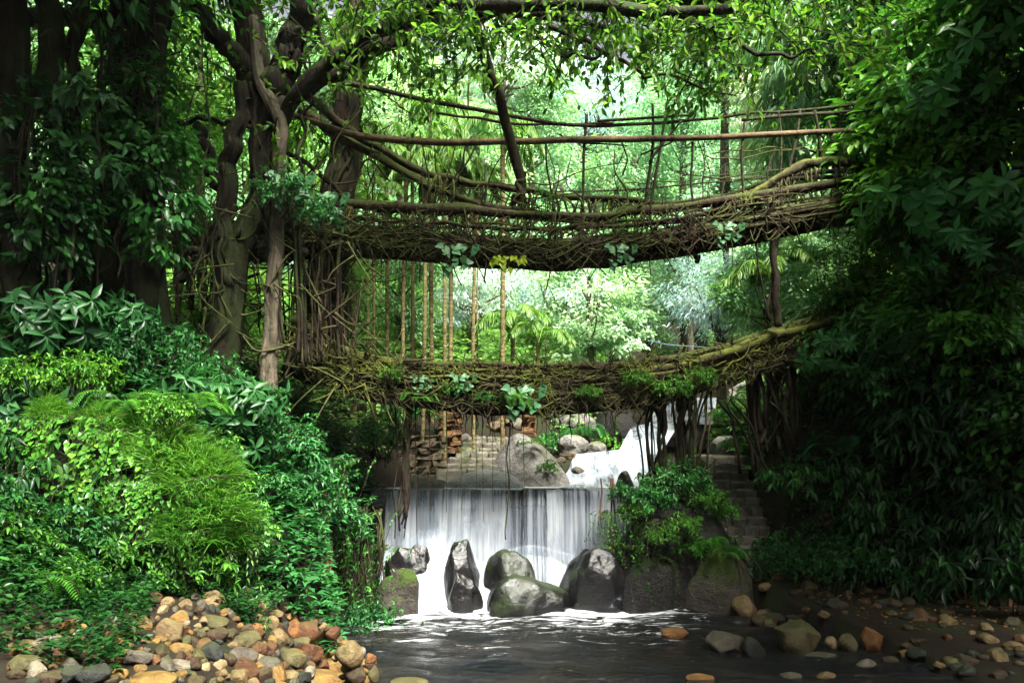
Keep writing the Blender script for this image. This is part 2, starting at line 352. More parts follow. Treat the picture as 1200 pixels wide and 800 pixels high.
# ---------------------------------------------------------------- water
def grid(name, x0,x1,y0,y1,z,mat,nx,ny,amp=0,clip=None):
    X,Y=np.meshgrid(np.linspace(x0,x1,nx),np.linspace(y0,y1,ny)); nz=sinoise(5,26,(2.5,13))
    Z=z+amp*nz(np.stack([X,Y*2,0*X],-1))
    a=Acc(); i=np.arange(ny-1)[:,None]*nx; j=np.arange(nx-1)[None]
    a.add(np.stack([X,Y,Z],-1).reshape(-1,3), np.stack([i+j,i+j+1,i+nx+j+1,i+nx+j],-1).reshape(-1,4))
    return tag(obj(name,a,mat),kind='structure')
grid('pool_water',-7,11,-2,18.05,0,POOL,320,420,.024)
grid('weir_pond_water',-3.6,4.6,18.35,21.4,2.43,POOL,40,30,.004)
def sheet(name, fn, nx, nt, mat, amp=.05, seed=0, fx=3.):
    """water sheet: fn(s,t) -> points, s across, t along the flow; ridges run with the flow"""
    S,T=np.meshgrid(np.linspace(0,1,nx),np.linspace(0,1,nt)); X=fn(S.ravel(),T.ravel()).reshape(nt,nx,3)
    nz=sinoise(seed+60,16,(fx,fx*7)); w=X[...,0]
    k=nz(np.stack([w,T*.8,0*w],-1)); X=X.copy(); X[...,1]-=amp*k*np.clip(T*4,0.1,1); X[...,2]+=amp*.3*k*np.clip(T*2,0,1)
    a=Acc(); i=np.arange(nt-1)[:,None]*nx; j=np.arange(nx-1)[None]
    Q=np.stack([i+j,i+j+1,i+nx+j+1,i+nx+j],-1).reshape(-1,4); a.add(X.reshape(-1,3),Q)
    me=a.data(name,mat); uv=me.uv_layers.new(name='flow')
    U=np.stack([w,T],-1).reshape(-1,2); uv.data.foreach_set('uv',U[Q.ravel()].astype(np.float32).ravel())
    return tag(obj(name,me,None),kind='structure')
nB=sinoise(31,12,(1.2,5)); nC=sinoise(37,12,(1.,3.5))
def fall1(s,t):
    x=-2.85+5.75*s; q=np.stack([x,0*x,0*x],-1)
    low=1.05+.18*nB(q)                         # where the sheet meets the rocks
    z=np.where(t<.06, 2.47-.02*(t/.06)**2+.035*nB(q*2.4), np.where(t<.66, 2.45-(2.45-low)*((t-.06)/.6)**1.15, low*(1-((t-.66)/.34)**1.2)-.03))
    y=np.where(t<.06, 18.3-.32*(t/.06), np.where(t<.66, 17.98-.30*((t-.06)/.6)**.6, 17.68-(.75+.22*nC(q))*((t-.66)/.34)**.8))
    return np.stack([x+ .04*nB(q*2)*t, y, z],-1)
def fall2(s,t):
    x=-2.75+5.5*s; q=np.stack([x,0*x+4,0*x],-1)
    top=1.95+.35*nB(q*1.3); low=.95+.2*nC(q)
    z=np.where(t<.6, top-(top-low)*(t/.6)**1.2, low*(1-((t-.6)/.4)**1.1)-.03)
    y=np.where(t<.6, 17.80-.34*np.sqrt(t/.6+1e-6)-.05*nB(q*2), 17.46-.05*nB(q*2)-(.75+.25*nC(q*1.2))*((t-.6)/.4)**.75)
    return np.stack([x,y,z],-1)
sheet('waterfall_water',fall1,340,100,FALL,.09,0,2.2)
sheet('waterfall_front_water',fall2,340,90,FALL2,.13,3,2.)
def boil(s,t):
    x=-2.7+5.2*s; y=17.15-1.15*t; q=np.stack([x*1.,y,0*x],-1)
    z=.02+(.20*np.abs(nB(q*1.3))+.10*np.abs(nC(q*3.1)))*(1-t)**1.5
    return np.stack([x,y+.15*nC(q),z],-1)
sheet('foam_water',boil,200,40,FALL3,.03,9,4.)
def quad_sheet(tl,tr,bl,br,bow=.3,steps=()):
    tl,tr,bl,br=map(np.asarray,(tl,tr,bl,br))
    def fn(s,t):
        s=s[:,None]; t=t[:,None]; e=t**1.0
        p=(tl*(1-s)+tr*s)*(1-e)+(bl*(1-s)+br*s)*e
        p[:,2]+=bow*(np.sin(t[:,0]*np.pi))*.6
        for c,hh in steps: p[:,2]+= hh*np.tanh((c-t[:,0])*14)*.5
        return p
    return fn
sheet('lower_cascade_water',quad_sheet(P(676,537,22.8),P(776,526,23.2),P(644,574,20.6),P(742,574,20.4),.10,((.25,.25),)),120,60,CASC,.07,5,4.)
sheet('middle_cascade_water',quad_sheet(P(742,498,26.2),P(800,494,26.2),P(722,536,23.3),P(776,530,23.3),.12),60,40,CASC,.06,6,4.)
sheet('upper_fall_water',quad_sheet(P(782,466,30.2),P(842,466,30.2),P(756,500,29.),P(838,500,29.),.2),90,40,CASC,.08,7,3.)
grid('upper_stream_water',4.6,7.6,26.,29.6,P(780,500,27.5)[2],POOL,20,20,.01)

# weir and masonry
def block(acc, c, s, rng, rot=0., jit=.06, r=.5, n=1):
    """roughly squared stone with worn edges"""
    u=A([-1,-1,-1],[1,-1,-1],[1,1,-1],[-1,1,-1],[-1,-1,1],[1,-1,1],[1,1,1],[-1,1,1])
    V=[];
    for k in u:
        for ax in range(3):
            v=k*.5; w=v*.86; w[ax]=v[ax]; V.append(w)
    V=np.array(V); Q=[]; T=[]
    V=V+rng.normal(0,jit,(8,3)).repeat(3,0)
    fc=[((0,3,2,1),2),((4,5,6,7),2),((0,1,5,4),1),((2,3,7,6),1),((1,2,6,5),0),((3,0,4,7),0)]
    for f,ax in fc: Q.append([k*3+ax for k in f])
    ed=[(0,1),(1,2),(2,3),(3,0),(4,5),(5,6),(6,7),(7,4),(0,4),(1,5),(2,6),(3,7)]
    for a_,b_ in ed:
        dif=int(np.argmax(np.abs(u[a_]-u[b_]))); o=[k for k in range(3) if k!=dif]
        Q.append([a_*3+o[0],b_*3+o[0],b_*3+o[1],a_*3+o[1]])
    for k in range(8): T.append([k*3,k*3+1,k*3+2])
    V=V*np.asarray(s); ca,sa=math.cos(rot),math.sin(rot); V=V@np.array([[ca,sa,0],[-sa,ca,0],[0,0,1]])+np.asarray(c)
    acc.add(V,Q,T,r)
def fixn(me):
    bm=bmesh.new(); bm.from_mesh(me); bmesh.ops.recalc_face_normals(bm,faces=bm.faces); bm.to_mesh(me); bm.free(); return me
rg=R0(11); a=Acc()
for row in range(7):
    x=-3.2
    while x<3.1:
        w=rg.uniform(.4,.9); block(a,(x+w/2,18.28,-.35+row*.4+.2),(w*1.04,.58+rg.uniform(-.12,.1),.42),rg,0,.03); x+=w
o=obj('weir_wall',fixn(a.data('weir_wall',WET,False)),None); tag(o,'dark wet stone weir under the main waterfall','weir')
# ---------------------------------------------------------------- rocks
def rock_mesh(name, seed, mat, cuts=9, sub=3, rough=.06, sq=(1,1,.75), lo=.55, fine=0., taper=0., slope=0.):
    bm=bmesh.new(); bmesh.ops.create_icosphere(bm,subdivisions=sub,radius=1)
    V=np.array([v.co for v in bm.verts]); rg=R0(seed)
    for k in range(cuts):
        n=nrm(rg.normal(0,1,3)); d=rg.uniform(lo,.95); q=V@n-d; V=V-np.outer(np.maximum(q,0)*.9,n)
    f=sinoise(seed+7,14,(1.5,5)); V=V*(1+rough*f(V)[:,None]-.9*rough*np.maximum(0,.5-np.abs(sinoise(seed+3,8,(1.2,3.2))(V)))[:,None])
    if fine: g=sinoise(seed+9,24,(6,22)); V=V*(1+fine*g(V)[:,None])
    V=V/np.abs(V).max(0)*np.asarray(sq)
    if taper: V[:,2]=np.sign(V[:,2])*np.abs(V[:,2])**.72; V[:,:2]*=(1.08-taper*np.clip(V[:,2:],0,1)**1.3); V[:,0]+=.12*math.sin(seed)*np.clip(V[:,2],0,1)
    if slope: V[:,2]*=1+slope*V[:,0]; V[:,2]/=np.abs(V[:,2]).max()
    for v,c in zip(bm.verts,V): v.co=c
    me=bpy.data.meshes.new(name); bm.to_mesh(me); bm.free()
    me.polygons.foreach_set('use_smooth',np.ones(len(me.polygons),bool)); me.materials.append(mat); return me
def boulder(name, px0,px1,py0,py1,Y, mat, seed, label, cat='boulder', group=None, depth=1., cuts=12, lo=.5, rz=0., tilt=0., rough=.19, sink=.18, dome=False, taper=.5, slope=0.):
    me=rock_mesh(name,seed,mat,cuts+14,5,rough,(1,1,1),lo+.12,.024 if dome else .016,taper if dome else 0.,slope)
    c=P((px0+px1)/2,(py0+py1)/2,Y); rx=M((px1-px0)/2,Y); rz_=M((py1-py0)/2,Y)
    if dome: c=P((px0+px1)/2,py1,Y); rz_*=2.; sink=0.; c[2]-=.05*rz_
    o=bpy.data.objects.new(name,me); COL.objects.link(o)
    o.location=(c[0],c[1],c[2]-rz_*sink); o.scale=(rx*1.04,rx*depth,rz_*(1+sink)); o.rotation_euler=(0,tilt,rz)
    return tag(o,label,cat,group)
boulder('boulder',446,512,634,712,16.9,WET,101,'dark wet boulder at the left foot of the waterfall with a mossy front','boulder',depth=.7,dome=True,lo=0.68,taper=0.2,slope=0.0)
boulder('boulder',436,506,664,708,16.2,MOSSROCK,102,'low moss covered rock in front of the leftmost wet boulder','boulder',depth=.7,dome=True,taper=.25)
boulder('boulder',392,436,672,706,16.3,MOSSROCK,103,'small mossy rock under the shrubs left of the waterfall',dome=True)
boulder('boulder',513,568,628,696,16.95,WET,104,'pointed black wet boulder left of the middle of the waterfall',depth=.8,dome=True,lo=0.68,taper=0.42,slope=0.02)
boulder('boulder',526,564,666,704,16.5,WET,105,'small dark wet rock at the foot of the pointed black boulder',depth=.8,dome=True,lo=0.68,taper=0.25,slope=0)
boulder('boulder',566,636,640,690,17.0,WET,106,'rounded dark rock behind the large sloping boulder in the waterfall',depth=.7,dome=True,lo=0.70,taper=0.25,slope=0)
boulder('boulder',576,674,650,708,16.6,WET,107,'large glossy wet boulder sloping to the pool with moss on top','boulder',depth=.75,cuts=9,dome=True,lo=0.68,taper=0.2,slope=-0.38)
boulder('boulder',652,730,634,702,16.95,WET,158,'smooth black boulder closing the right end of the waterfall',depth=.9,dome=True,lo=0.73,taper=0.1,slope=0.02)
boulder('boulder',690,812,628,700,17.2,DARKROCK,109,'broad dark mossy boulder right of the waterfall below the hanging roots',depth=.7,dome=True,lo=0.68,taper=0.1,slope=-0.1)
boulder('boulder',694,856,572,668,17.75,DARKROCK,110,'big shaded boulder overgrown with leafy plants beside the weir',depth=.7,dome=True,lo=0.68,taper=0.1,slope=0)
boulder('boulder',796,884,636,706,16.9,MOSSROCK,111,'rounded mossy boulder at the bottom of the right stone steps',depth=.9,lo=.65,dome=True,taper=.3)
boulder('boulder',574,666,503,580,21.4,GREY,112,'large grey boulder with moss above the weir beside the cascade',depth=.8,lo=.5,cuts=10,dome=True,taper=.35)
boulder('boulder',522,612,550,590,20.2,SLAB,113,'smooth pale flat boulder at the edge of the weir pond',depth=.7,lo=.7,cuts=5,rough=.03)
boulder('boulder',470,524,556,588,19.6,GREY,114,'low grey mossy rock left of the pale flat boulder',depth=.8)
boulder('boulder',652,690,509,536,24,GREY,115,'pale rounded rock on the bank above the lower cascade',depth=.9,lo=.7)
boulder('boulder',688,712,514,532,24,GREY,116,'small smooth grey rock beside the pale rounded rock above the cascade',lo=.75)
boulder('boulder',692,745,470,528,26.5,DARKROCK,117,'dark rock face left of the narrow middle cascade',lo=.5)
boulder('boulder',828,890,498,568,22.5,GREY,118,'slanting grey slab of rock behind the right stone steps',tilt=-.45,lo=.45,depth=.8)
boulder('boulder',752,850,492,530,27,GREY,119,'long flat rock ledge under the top waterfall',depth=.8,lo=.6)
boulder('boulder',836,900,436,482,31,GREY,120,'pale boulder right of the top waterfall seen under the lower bridge',lo=.6)
boulder('boulder',706,756,550,590,20.9,WET,121,'sloping wet rock at the right side of the lower cascade',depth=.9,tilt=-.2,lo=.5,dome=True)
boulder('boulder',640,700,478,512,27,GREY,122,'weathered grey rock on the slope behind the large grey boulder',lo=.6)
boulder('boulder',-40,212,470,700,11.3,DARKROCK,123,'big dark boulder overgrown with creepers and grass behind the stone pile','boulder',depth=.8,lo=.6)
# ---- stone pile: every stone its own object
PROTO=[rock_mesh('stone',200+k,STONE,[9,12,14,15,10,16,12,14][k],4,.075,[(1,.8,.6),(1,.85,.75),(1,.7,.5),(1,.9,.85),(1,.75,.65),(1,.9,.6),(1,.65,.55),(1,.8,.8)][k],[.7,.62,.66,.75,.58,.55,.7,.62][k],.012) for k in range(8)]
TINT={'ochre':(.27,.165,.048),'tan':(.22,.16,.080),'rust brown':(.125,.055,.022),'dark brown':(.060,.036,.020),'grey':(.12,.112,.092),'pale grey':(.25,.23,.19),'charcoal':(.024,.028,.028),'olive':(.115,.105,.045),'orange':(.25,.115,.034),'reddish':(.105,.042,.024),'cream':(.31,.25,.14)}
SHAPE=['flat','rounded','flat','chunky','lumpy','angular','long','blocky']
LBL={}
def uniq(l, gname):
    LBL.setdefault(l,0); LBL[l]+=1; return l
def stone(name,px,py,wpx,hpx,Y,col,k,label,cat,group,rz=0,sink=.25,z=None):
    o=bpy.data.objects.new(name,PROTO[k]); COL.objects.link(o)
    c=P(px,py,Y); r=M(wpx/2,Y); h=M(hpx/2,Y); sq=[.6,.75,.5,.85,.65,.6,.55,.8][k]
    o.location=(c[0],c[1],c[2]-h*sink); o.scale=(r,r*.95,h*(1+sink)/sq); o.rotation_euler=(0,0,rz)
    o.color=(*TINT[col],1); return tag(o,label,cat,group)
PG='stones of the river bank pile'
big=[ # px,py,w,h,colour,proto,label
 (252,703,30,24,'tan',3,'rounded tan stone near the top of the pile below the creepers'),
 (287,694,20,14,'cream',7,'blocky cream stone lying on the very top of the pile'),
 (305,712,24,22,'tan',3,'egg shaped tan stone right of the top of the pile'),
 (322,719,22,13,'tan',0,'flat tan stone at the back of the pile next to the water'),
 (360,737,46,34,'rust brown',1,'largest rust brown boulder at the water side of the pile'),
 (346,737,24,24,'orange',3,'round orange brown stone leaning on the largest rust brown boulder'),
 (287,748,38,24,'olive',1,'big olive grey stone in the middle of the pile'),
 (248,764,30,26,'charcoal',7,'black blocky stone in the middle of the pile'),
 (288,721,24,15,'charcoal',4,'dark blue grey stone under the egg shaped tan stone'),
 (254,742,28,18,'dark brown',1,'dark brown round stone above the black blocky stone'),
 (212,760,28,16,'ochre',6,'long ochre stone left of the black blocky stone'),
 (170,731,20,18,'ochre',3,'bright ochre stone at the left slope of the pile'),
 (202,738,32,30,'tan',5,'angular tan stone with white streaks left of the pile middle'),
 (212,778,28,14,'pale grey',5,'pale grey pointed stone in front of the long ochre stone'),
 (112,763,26,16,'olive',1,'smooth olive stone low on the left end of the pile'),
 (32,778,42,24,'olive',4,'large lumpy greenish stone at the far left of the pile'),
 (160,770,36,18,'grey',4,'grey mossy topped stone at the front left of the pile'),
 (411,764,36,28,'tan',3,'pale speckled boulder at the water edge of the pile'),
 (393,781,30,26,'ochre',7,'ochre blocky stone below the pale speckled boulder'),
 (418,788,28,22,'dark brown',3,'brown stone tucked under the pale speckled boulder'),
 (438,788,16,20,'olive',3,'small mossy green stone at the tip of the pile by the water'),
 (480,798,46,8,'olive',0,'flat grey green stone at the frame edge in the pool beside the pile'),
 (340,771,38,24,'olive',4,'wide olive stone with a flat orange stone resting on it'),
 (344,763,30,9,'orange',2,'flat orange stone lying on the wide olive stone'),
 (352,752,26,18,'olive',1,'round olive stone below the largest rust brown boulder'),
 (290,782,30,28,'rust brown',5,'angular rust brown stone at the front middle of the pile'),
 (340,790,24,14,'tan',0,'tan slab at the front edge of the pile'),
 (378,795,56,22,'ochre',4,'big ochre boulder at the front right of the pile'),
 (250,728,42,16,'olive',6,'long olive stone lying across the upper pile'),
 (180,700,20,20,'reddish',4,'reddish lump at the upper left of the pile under the creepers'),
 (218,708,18,14,'tan',3,'small tan stone at the upper left of the pile'),
 (300,734,26,10,'orange',2,'thin orange brown slab above the big olive grey stone'),
 (130,745,26,14,'orange',4,'orange stone on the left slope of the pile'),
 (60,792,40,20,'dark brown',1,'dark brown stone at the front left corner of the pile'),
 (108,788,44,24,'charcoal',1,'wide charcoal stone at the front left of the pile'),
 (180,794,60,16,'ochre',0,'wide flat mustard stone at the front of the pile'),
 (325,735,20,16,'dark brown',4,'dark brown wedge left of the round orange brown stone'),
]
used=[]
rg=R0(77)
def pile_Y(px,py):                               # distance at which the pile's surface shows at this pixel
    for Y in np.linspace(6.,11.5,60):
        p=P(px,py,Y)
        if hz(p[0],p[1])>=p[2]: return Y
    return 9.
for px,py,w,h,col,k,l in big:
    Y=pile_Y(px,py+h*.25); used.append((px,py,max(w,h)*.42)); stone('stone',px,py,w,h,Y-M(w,Y)*.2,col,k,l,'stone',PG,rg.uniform(-.4,.4),.2)
posn=lambda px,py: ('far left end' if px<70 else 'left end' if px<135 else 'left slope' if px<200 else 'middle' if px<280 else 'right half' if px<350 else 'water side')
posv=lambda px,py: ('back' if py<722 else 'upper part' if py<745 else 'lower part' if py<775 else 'front edge')
nfill=0
for t in range(9000):
    if nfill>=258: break
    px=440-rg.random()**1.25*430; py=rg.uniform(ip(px,[0,120,180,280,330,380,440],[738,728,706,692,708,728,775]),802)
    s=rg.choice([11,15,20,26,34],p=[.22,.24,.24,.2,.1])*ip(py,[700,800],[.85,1.15])
    if any((px-q[0])**2+((py-q[1])*1.25)**2<(.47*(s*.5+q[2]))**2 for q in used): continue
    used.append((px,py,s*.48)); nfill+=1; k=int(rg.integers(8))
    col=str(rg.choice(list(TINT),p=[.15,.16,.12,.17,.08,.03,.09,.09,.06,.03,.02]))
    Y=pile_Y(px,py+s*.2)
    sz='small' if s<14 else 'medium' if s<21 else 'large'
    l=uniq(f'{sz} {SHAPE[k]} {col} stone in the {posv(px,py)} of the pile, {posn(px,py)}',PG)
    o=stone('stone',px,py,s,s*rg.uniform(.55,.9),Y-M(s,Y)*.1,col,k,l,'stone',PG,rg.uniform(0,6.28),.25)
    o.rotation_euler=(rg.normal(0,.3),rg.normal(0,.3),rg.uniform(0,6.28))
# ---- stones standing in the shallow water on the right
SG='stones in the shallow stream'
WY=lambda py: F*CZ/(py-HZ)
for px,py,w,h,col,k,l in [
 (788,740,36,14,'orange',1,'orange pink stone alone in the pool below the waterfall'),
 (850,751,56,26,'grey',4,'low grey brown rock in the stream left of a black stone'),
 (882,757,32,26,'charcoal',5,'black angular stone against the low grey brown rock'),
 (932,742,58,42,'olive',1,'moss green domed boulder, the tallest stone in the stream'),
 (995,752,26,20,'olive',3,'yellow green stone right of the moss green domed boulder'),
 (1022,748,28,28,'orange',4,'pointed orange tan stone beside the yellow green stone'),
 (1068,766,36,16,'ochre',1,'flat topped orange stone at the right of the stream'),
 (962,769,44,12,'grey',0,'flat grey brown stone in front of the moss green domed boulder'),
 (1015,776,24,10,'pale grey',2,'small pale flat stone in the shallow water near the bottom edge'),
 (873,709,32,24,'tan',3,'tan brown stone at the water edge below the steps'),
 (852,706,24,14,'olive',1,'olive stone left of the tan brown stone at the water edge'),
 (1002,694,54,20,'rust brown',0,'wide brown slab on the dark shore right of the steps'),
 (936,690,34,32,'olive',5,'mossy brown upright stone on the shore below the steps'),
 (1080,729,36,32,'rust brown',3,'big round brown stone on the dark right shore'),
 (972,716,38,18,'charcoal',2,'dark flat stone on the shore behind the domed boulder'),
 (1006,714,26,18,'rust brown',4,'brown lump on the shore above the pointed orange stone'),
 (820,793,34,9,'orange',0,'orange streaked flat stone at the bottom edge of the stream'),
 (925,791,32,9,'grey',2,'thin grey stone breaking the water at the bottom edge'),
 (1175,794,38,14,'pale grey',2,'pale stone in the dark bottom right corner'),
 (968,790,24,8,'tan',2,'small tan flat stone breaking the water near the bottom edge'),
 (1042,772,20,10,'dark brown',1,'small dark brown stone left of the flat topped orange stone'),
 (1005,735,22,14,'dark brown',1,'dark brown stone behind the pointed orange tan stone'),
 (938,722,24,12,'dark brown',1,'dark brown stone behind the domed boulder nearer the steps'),
 (905,722,30,12,'charcoal',0,'low black stone between the tan stone and the domed boulder'),
 (1120,700,30,18,'dark brown',4,'dark brown stone in the deep shade of the right shore'),
 (1050,706,30,16,'dark brown',5,'angular dark stone between the brown slab and the round brown stone'),
 (975,752,18,14,'cream',3,'tiny cream stone between the domed boulder and the yellow green stone'),
 (1120,760,26,12,'charcoal',1,'charcoal stone right of the flat topped orange stone'),
 (890,700,18,14,'rust brown',4,'small rust stone beside the tan brown stone at the water edge'),
 (1150,735,40,20,'dark brown',1,'wide dark stone on the shore at the right edge'),
 ]: stone('stream_stone',px,py,w,h,WY(py+h*.5)+M(w*.3,13),col,k,l,'stone',SG,.3*math.sin(px),.35)
rg=R0(5)
for q in range(250):
    px=rg.uniform(890,1200); py=668+rg.random()**1.2*132; Y=WY(py+6) if py>700 else rg.uniform(15,18.); p=P(px,py,Y); z=hz(p[0],p[1])
    s=rg.uniform(.06,.2)
    if py>735 and (px<1060 or z<-.05): continue
    k=int(rg.integers(8)); col=str(rg.choice(['dark brown','charcoal','rust brown','olive','dark brown','tan'])); 
    o=bpy.data.objects.new('shore_stone',PROTO[k]); COL.objects.link(o); o.location=(p[0],p[1],max(z,-.02)+s*.15); o.scale=(s,s,s); o.rotation_euler=(0,0,rg.uniform(0,6)); o.color=(*TINT[col],1)
    tag(o,f'small {SHAPE[k]} {col} shore stone '+('below the steps' if px<985 else 'under drooping shrubs' if px<1090 else 'near the right edge')+(', by the water' if py>705 else ', far from water'),'stone','small stones on the dark right shore')
# ---- steps
def stairs(name,label,n,x0,x1,y0,y1,z0,z1,seed,skew=0.):
    rg=R0(seed); t=empty(name,(0,0,0),label,'steps')
    for k in range(n):
        f=(k+.5)/n; a=Acc(); d=(y1-y0)/n; h=(z1-z0)/n; x=x0+rg.normal(0,.05)+skew*f; xe=x1+skew*f+rg.normal(0,.05)
        while x<xe-.15:
            w=min(rg.uniform(.35,.8),xe-x); block(a,(x+w/2,y0+d*(k+.9),z0+h*(k+1)-.35+rg.normal(0,.012)),(w*.98,d*1.9,.7),rg,rg.normal(0,.03),.018,rg.random()); x+=w
        obj('step',fixn(a.data('step',STEP,False)),None,t)
    return t
stairs('stone_steps','mossy flight of stone steps climbing the bank right of the boulders',13,4.75,6.3,18.0,21.6,.45,3.25,3)
stairs('stone_steps','short weathered flight of stone steps behind the weir pond',7,P(512,0,21)[0],P(560,0,21)[0]+.4,20.6,23.,P(0,556,21)[2],P(0,512,23)[2],4,.7)
# ---- dry stone wall and ochre wall remnant behind the weir
def wall(name,label,cat,x0,x1,y,z0,z1,rows,seed,mat,slope=0.,wr=(.2,.45)):
    rg=R0(seed); a=Acc(); h=(z1-z0)/rows
    for r in range(rows):
        x=x0
        while x<x1-.06:
            w=min(rg.uniform(*wr),x1-x); block(a,(x+w/2,y+rg.normal(0,.04)+r*.03,z0+h*(r+.5)),(w*.99,.4,h*rg.uniform(.85,1.08)),rg,rg.normal(0,.12),.11,rg.random()); x+=w
    return tag(obj(name,fixn(a.data(name,mat,False)),None),label,cat)
wall('rubble_wall','brown rubble stone wall left of the steps behind the weir','wall',P(462,0,21)[0],P(520,0,21)[0],21.,P(0,562,21)[2],P(0,510,21)[2],7,8,bark_mat('rubble',(.02,.014,.009),(.12,.09,.06),mossamt=.3))
wall('wall_pillar','orange ochre masonry pillar under the lower bridge','pillar',P(514,0,22)[0],P(541,0,22)[0],22.,P(0,530,22)[2],P(0,470,22)[2],9,9,OCHRE,wr=(.25,.5))
wall('wall_pillar','narrow brown stone pillar left of the large grey boulder under the bridge','pillar',P(612,0,23.5)[0],P(628,0,23.5)[0],23.5,P(0,512,23.5)[2],P(0,470,23.5)[2],7,10,OCHRE,wr=(.2,.4))
rg=R0(9)
for q in range(40):
    px=rg.uniform(540,700); py=rg.uniform(492,528); Y=rg.uniform(22,26); x=P(px,0,Y)[0]; z=hz(x,Y); s=rg.uniform(.12,.34); k=int(rg.integers(8)); col=str(rg.choice(['grey','tan','pale grey','olive','dark brown']))
    o=bpy.data.objects.new('bank_stone',PROTO[k]); COL.objects.link(o); o.location=(x,Y,z+s*.2); o.scale=(s,s,s); o.rotation_euler=(0,0,rg.uniform(0,6)); o.color=(*[.6*v for v in TINT[col]],1)
    tag(o,f'{"small" if s<.22 else "medium"} {SHAPE[k]} {col} stone on the rubbly bank under the bridge, '+('near the ochre pillar' if px<590 else 'behind the grey boulder' if px<650 else 'near the cascade'),'stone','stones on the rubbly bank behind the weir')
# ---------------------------------------------------------------- living root bridges
def settle(root, loc):
    loc=[float(v) for v in loc]; root.location=loc
    for ch in root.children: ch.location=[-v for v in loc]
def pix(pts): return np.array([P(*q) for q in pts])
def part(name, root, mat, pts, rad, n=7, m=28, rng=None, amp=.0, lump=.15, kind=None, flute=0., clasp=0):
    rng=rng or R0(7); a=Acc(); c=crv(pts,m)
    if amp: c=c+wob(m,rng,amp,max(4,m//3))
    tube(a,c,rad,n,rng.random(),lump,rng,flute)
    R_=np.interp(np.linspace(0,1,m),np.linspace(0,1,len(np.atleast_1d(rad))),np.atleast_1d(rad))
    for k in range(clasp):                                     # fused roots running down the trunk
        ph=rng.uniform(0,6.28)+np.cumsum(rng.normal(0,.12,m)); i0=int(rng.integers(0,m//2)); i1=int(rng.integers(i0+8,m))
        q=c+np.stack([np.cos(ph),np.sin(ph),0*ph],1)*(R_*rng.uniform(.92,1.08))[:,None]; tube(a,q[i0:i1],[rng.uniform(.02,.075),rng.uniform(.012,.05)],6,rng.random(),.2,rng)
    o=obj(name,a,mat,root)
    if kind: o['kind']=kind
    return o
rg=R0(21)
def deck_bundle(acc, top, bot, width, n, rng, r=(.025,.07), m=60):
    """many long roots wandering through the body of the deck: top/bot are the near face's upper and lower edges"""
    T=crv(top,m); B=crv(bot,m); back=A(0,width,0)
    for k in range(n):
        u=rng.random(); v=rng.random()**.8
        if k<n*.45: u=0 if rng.random()<.75 else u           # near face
        elif k<n*.75: v=1.; 
        a0=int(rng.uniform(0,m*.6)) if k%2 else 0; b0=m if rng.random()<.5 else int(rng.uniform(max(a0+16,m*.4),m)); 
        if b0-a0<14: b0=min(m,a0+20)
        dv=crv(rng.normal(0,.13,(7,1)).repeat(3,1),m)[:,:1]
        vv=np.clip(v+dv,-.05,1.05)
        c=T*(1-vv)+B*vv+back*u+wob(m,rng,.03,16)
        c=c[a0:b0]
        if len(c)>4: tube(acc,c,[rng.uniform(*r),rng.uniform(*r)],5,rng.random(),.2,rng)
def deck_core(acc, top, bot, width, rng, m=70, shrink=.06):
    T=crv(top,m); B=crv(bot,m); nz=sinoise(int(rng.integers(99)),14,(2,9)); rows=[]
    ring=[(0,0,0),(.5,-.03,0),(1,0,0),(1,1,0),(.5,1.05,0),(0,1,0),(-.04,.5,0)]
    for u,v,_ in ring:
        c=T*(1-v)+B*v+A(0,width*u+shrink*(1-2*u),0); c=c+(.045*nz(c))[:,None]*A(0,1,1); rows.append(c)
    V=np.stack(rows,1); n=len(ring); i=np.arange(m-1)[:,None]*n; j=np.arange(n)[None]; k=(j+1)%n
    acc.add(V.reshape(-1,3),np.stack([i+j,i+k,i+n+k,i+n+j],-1).reshape(-1,4))
def fuzz(acc, top, bot, n, rng, ln=(.15,.5), r=(.006,.016), out=.08):
    m=80; T=crv(top,m); B=crv(bot,m)
    for k in range(n):
        i=int(rng.integers(2,m-2)); v=rng.uniform(-.05,1.0); p=T[i]*(1-v)+B[i]*v-A(0,rng.uniform(.0,out),0)
        t=nrm(T[min(i+1,m-1)]-T[i-1]); d=t*rng.normal(0,1)+A(0,-.1,1)*rng.normal(-.1,.8); d=nrm(d)*rng.uniform(*ln)
        q=p+d; mid=(p+q)/2+A(rng.normal(0,.05),-rng.uniform(0,.1),rng.normal(0,.06))
        tube(acc,crv([p,mid,q],7),[rng.uniform(*r),rng.uniform(*r)*.6],4,rng.random())
def web(acc, up, lo, n, rng, r=(.010,.026), dy=.05, sl=.5):
    """lattice of rootlets woven between an upper and a lower root"""
    m=200; U=crv(up,m); L=crv(lo,m)
    for k in range(n):
        i=int(rng.integers(3,m-3)); p=U[i]; j=int(np.clip(np.argmin(np.abs(L[:,0]-p[0]))+rng.normal(0,sl)*9,0,m-1)); q=L[j]
        s=rng.random(); 
        if s<.25: q=p*.5+q*.5+A(rng.normal(0,.12),0,0)
        md=(p+q)/2+A(rng.normal(0,.10),rng.normal(-.03,dy),rng.normal(0,.06))
        md2=p*.25+q*.75+A(rng.normal(0,.07),rng.normal(-.03,dy),0)
        tube(acc,crv([p,md,md2,q],10),[rng.uniform(*r),rng.uniform(*r)*.8],5,rng.random(),.2,rng)
        if rng.random()<.6:
            a0=md; b0=L[int(np.clip(j+rng.normal(0,14),0,m-1))]*.7+U[i]*.3
            tube(acc,crv([a0,(a0+b0)/2+rng.normal(0,.05,3),b0],8),[rng.uniform(*r)*.7,rng.uniform(*r)*.5],4,rng.random())
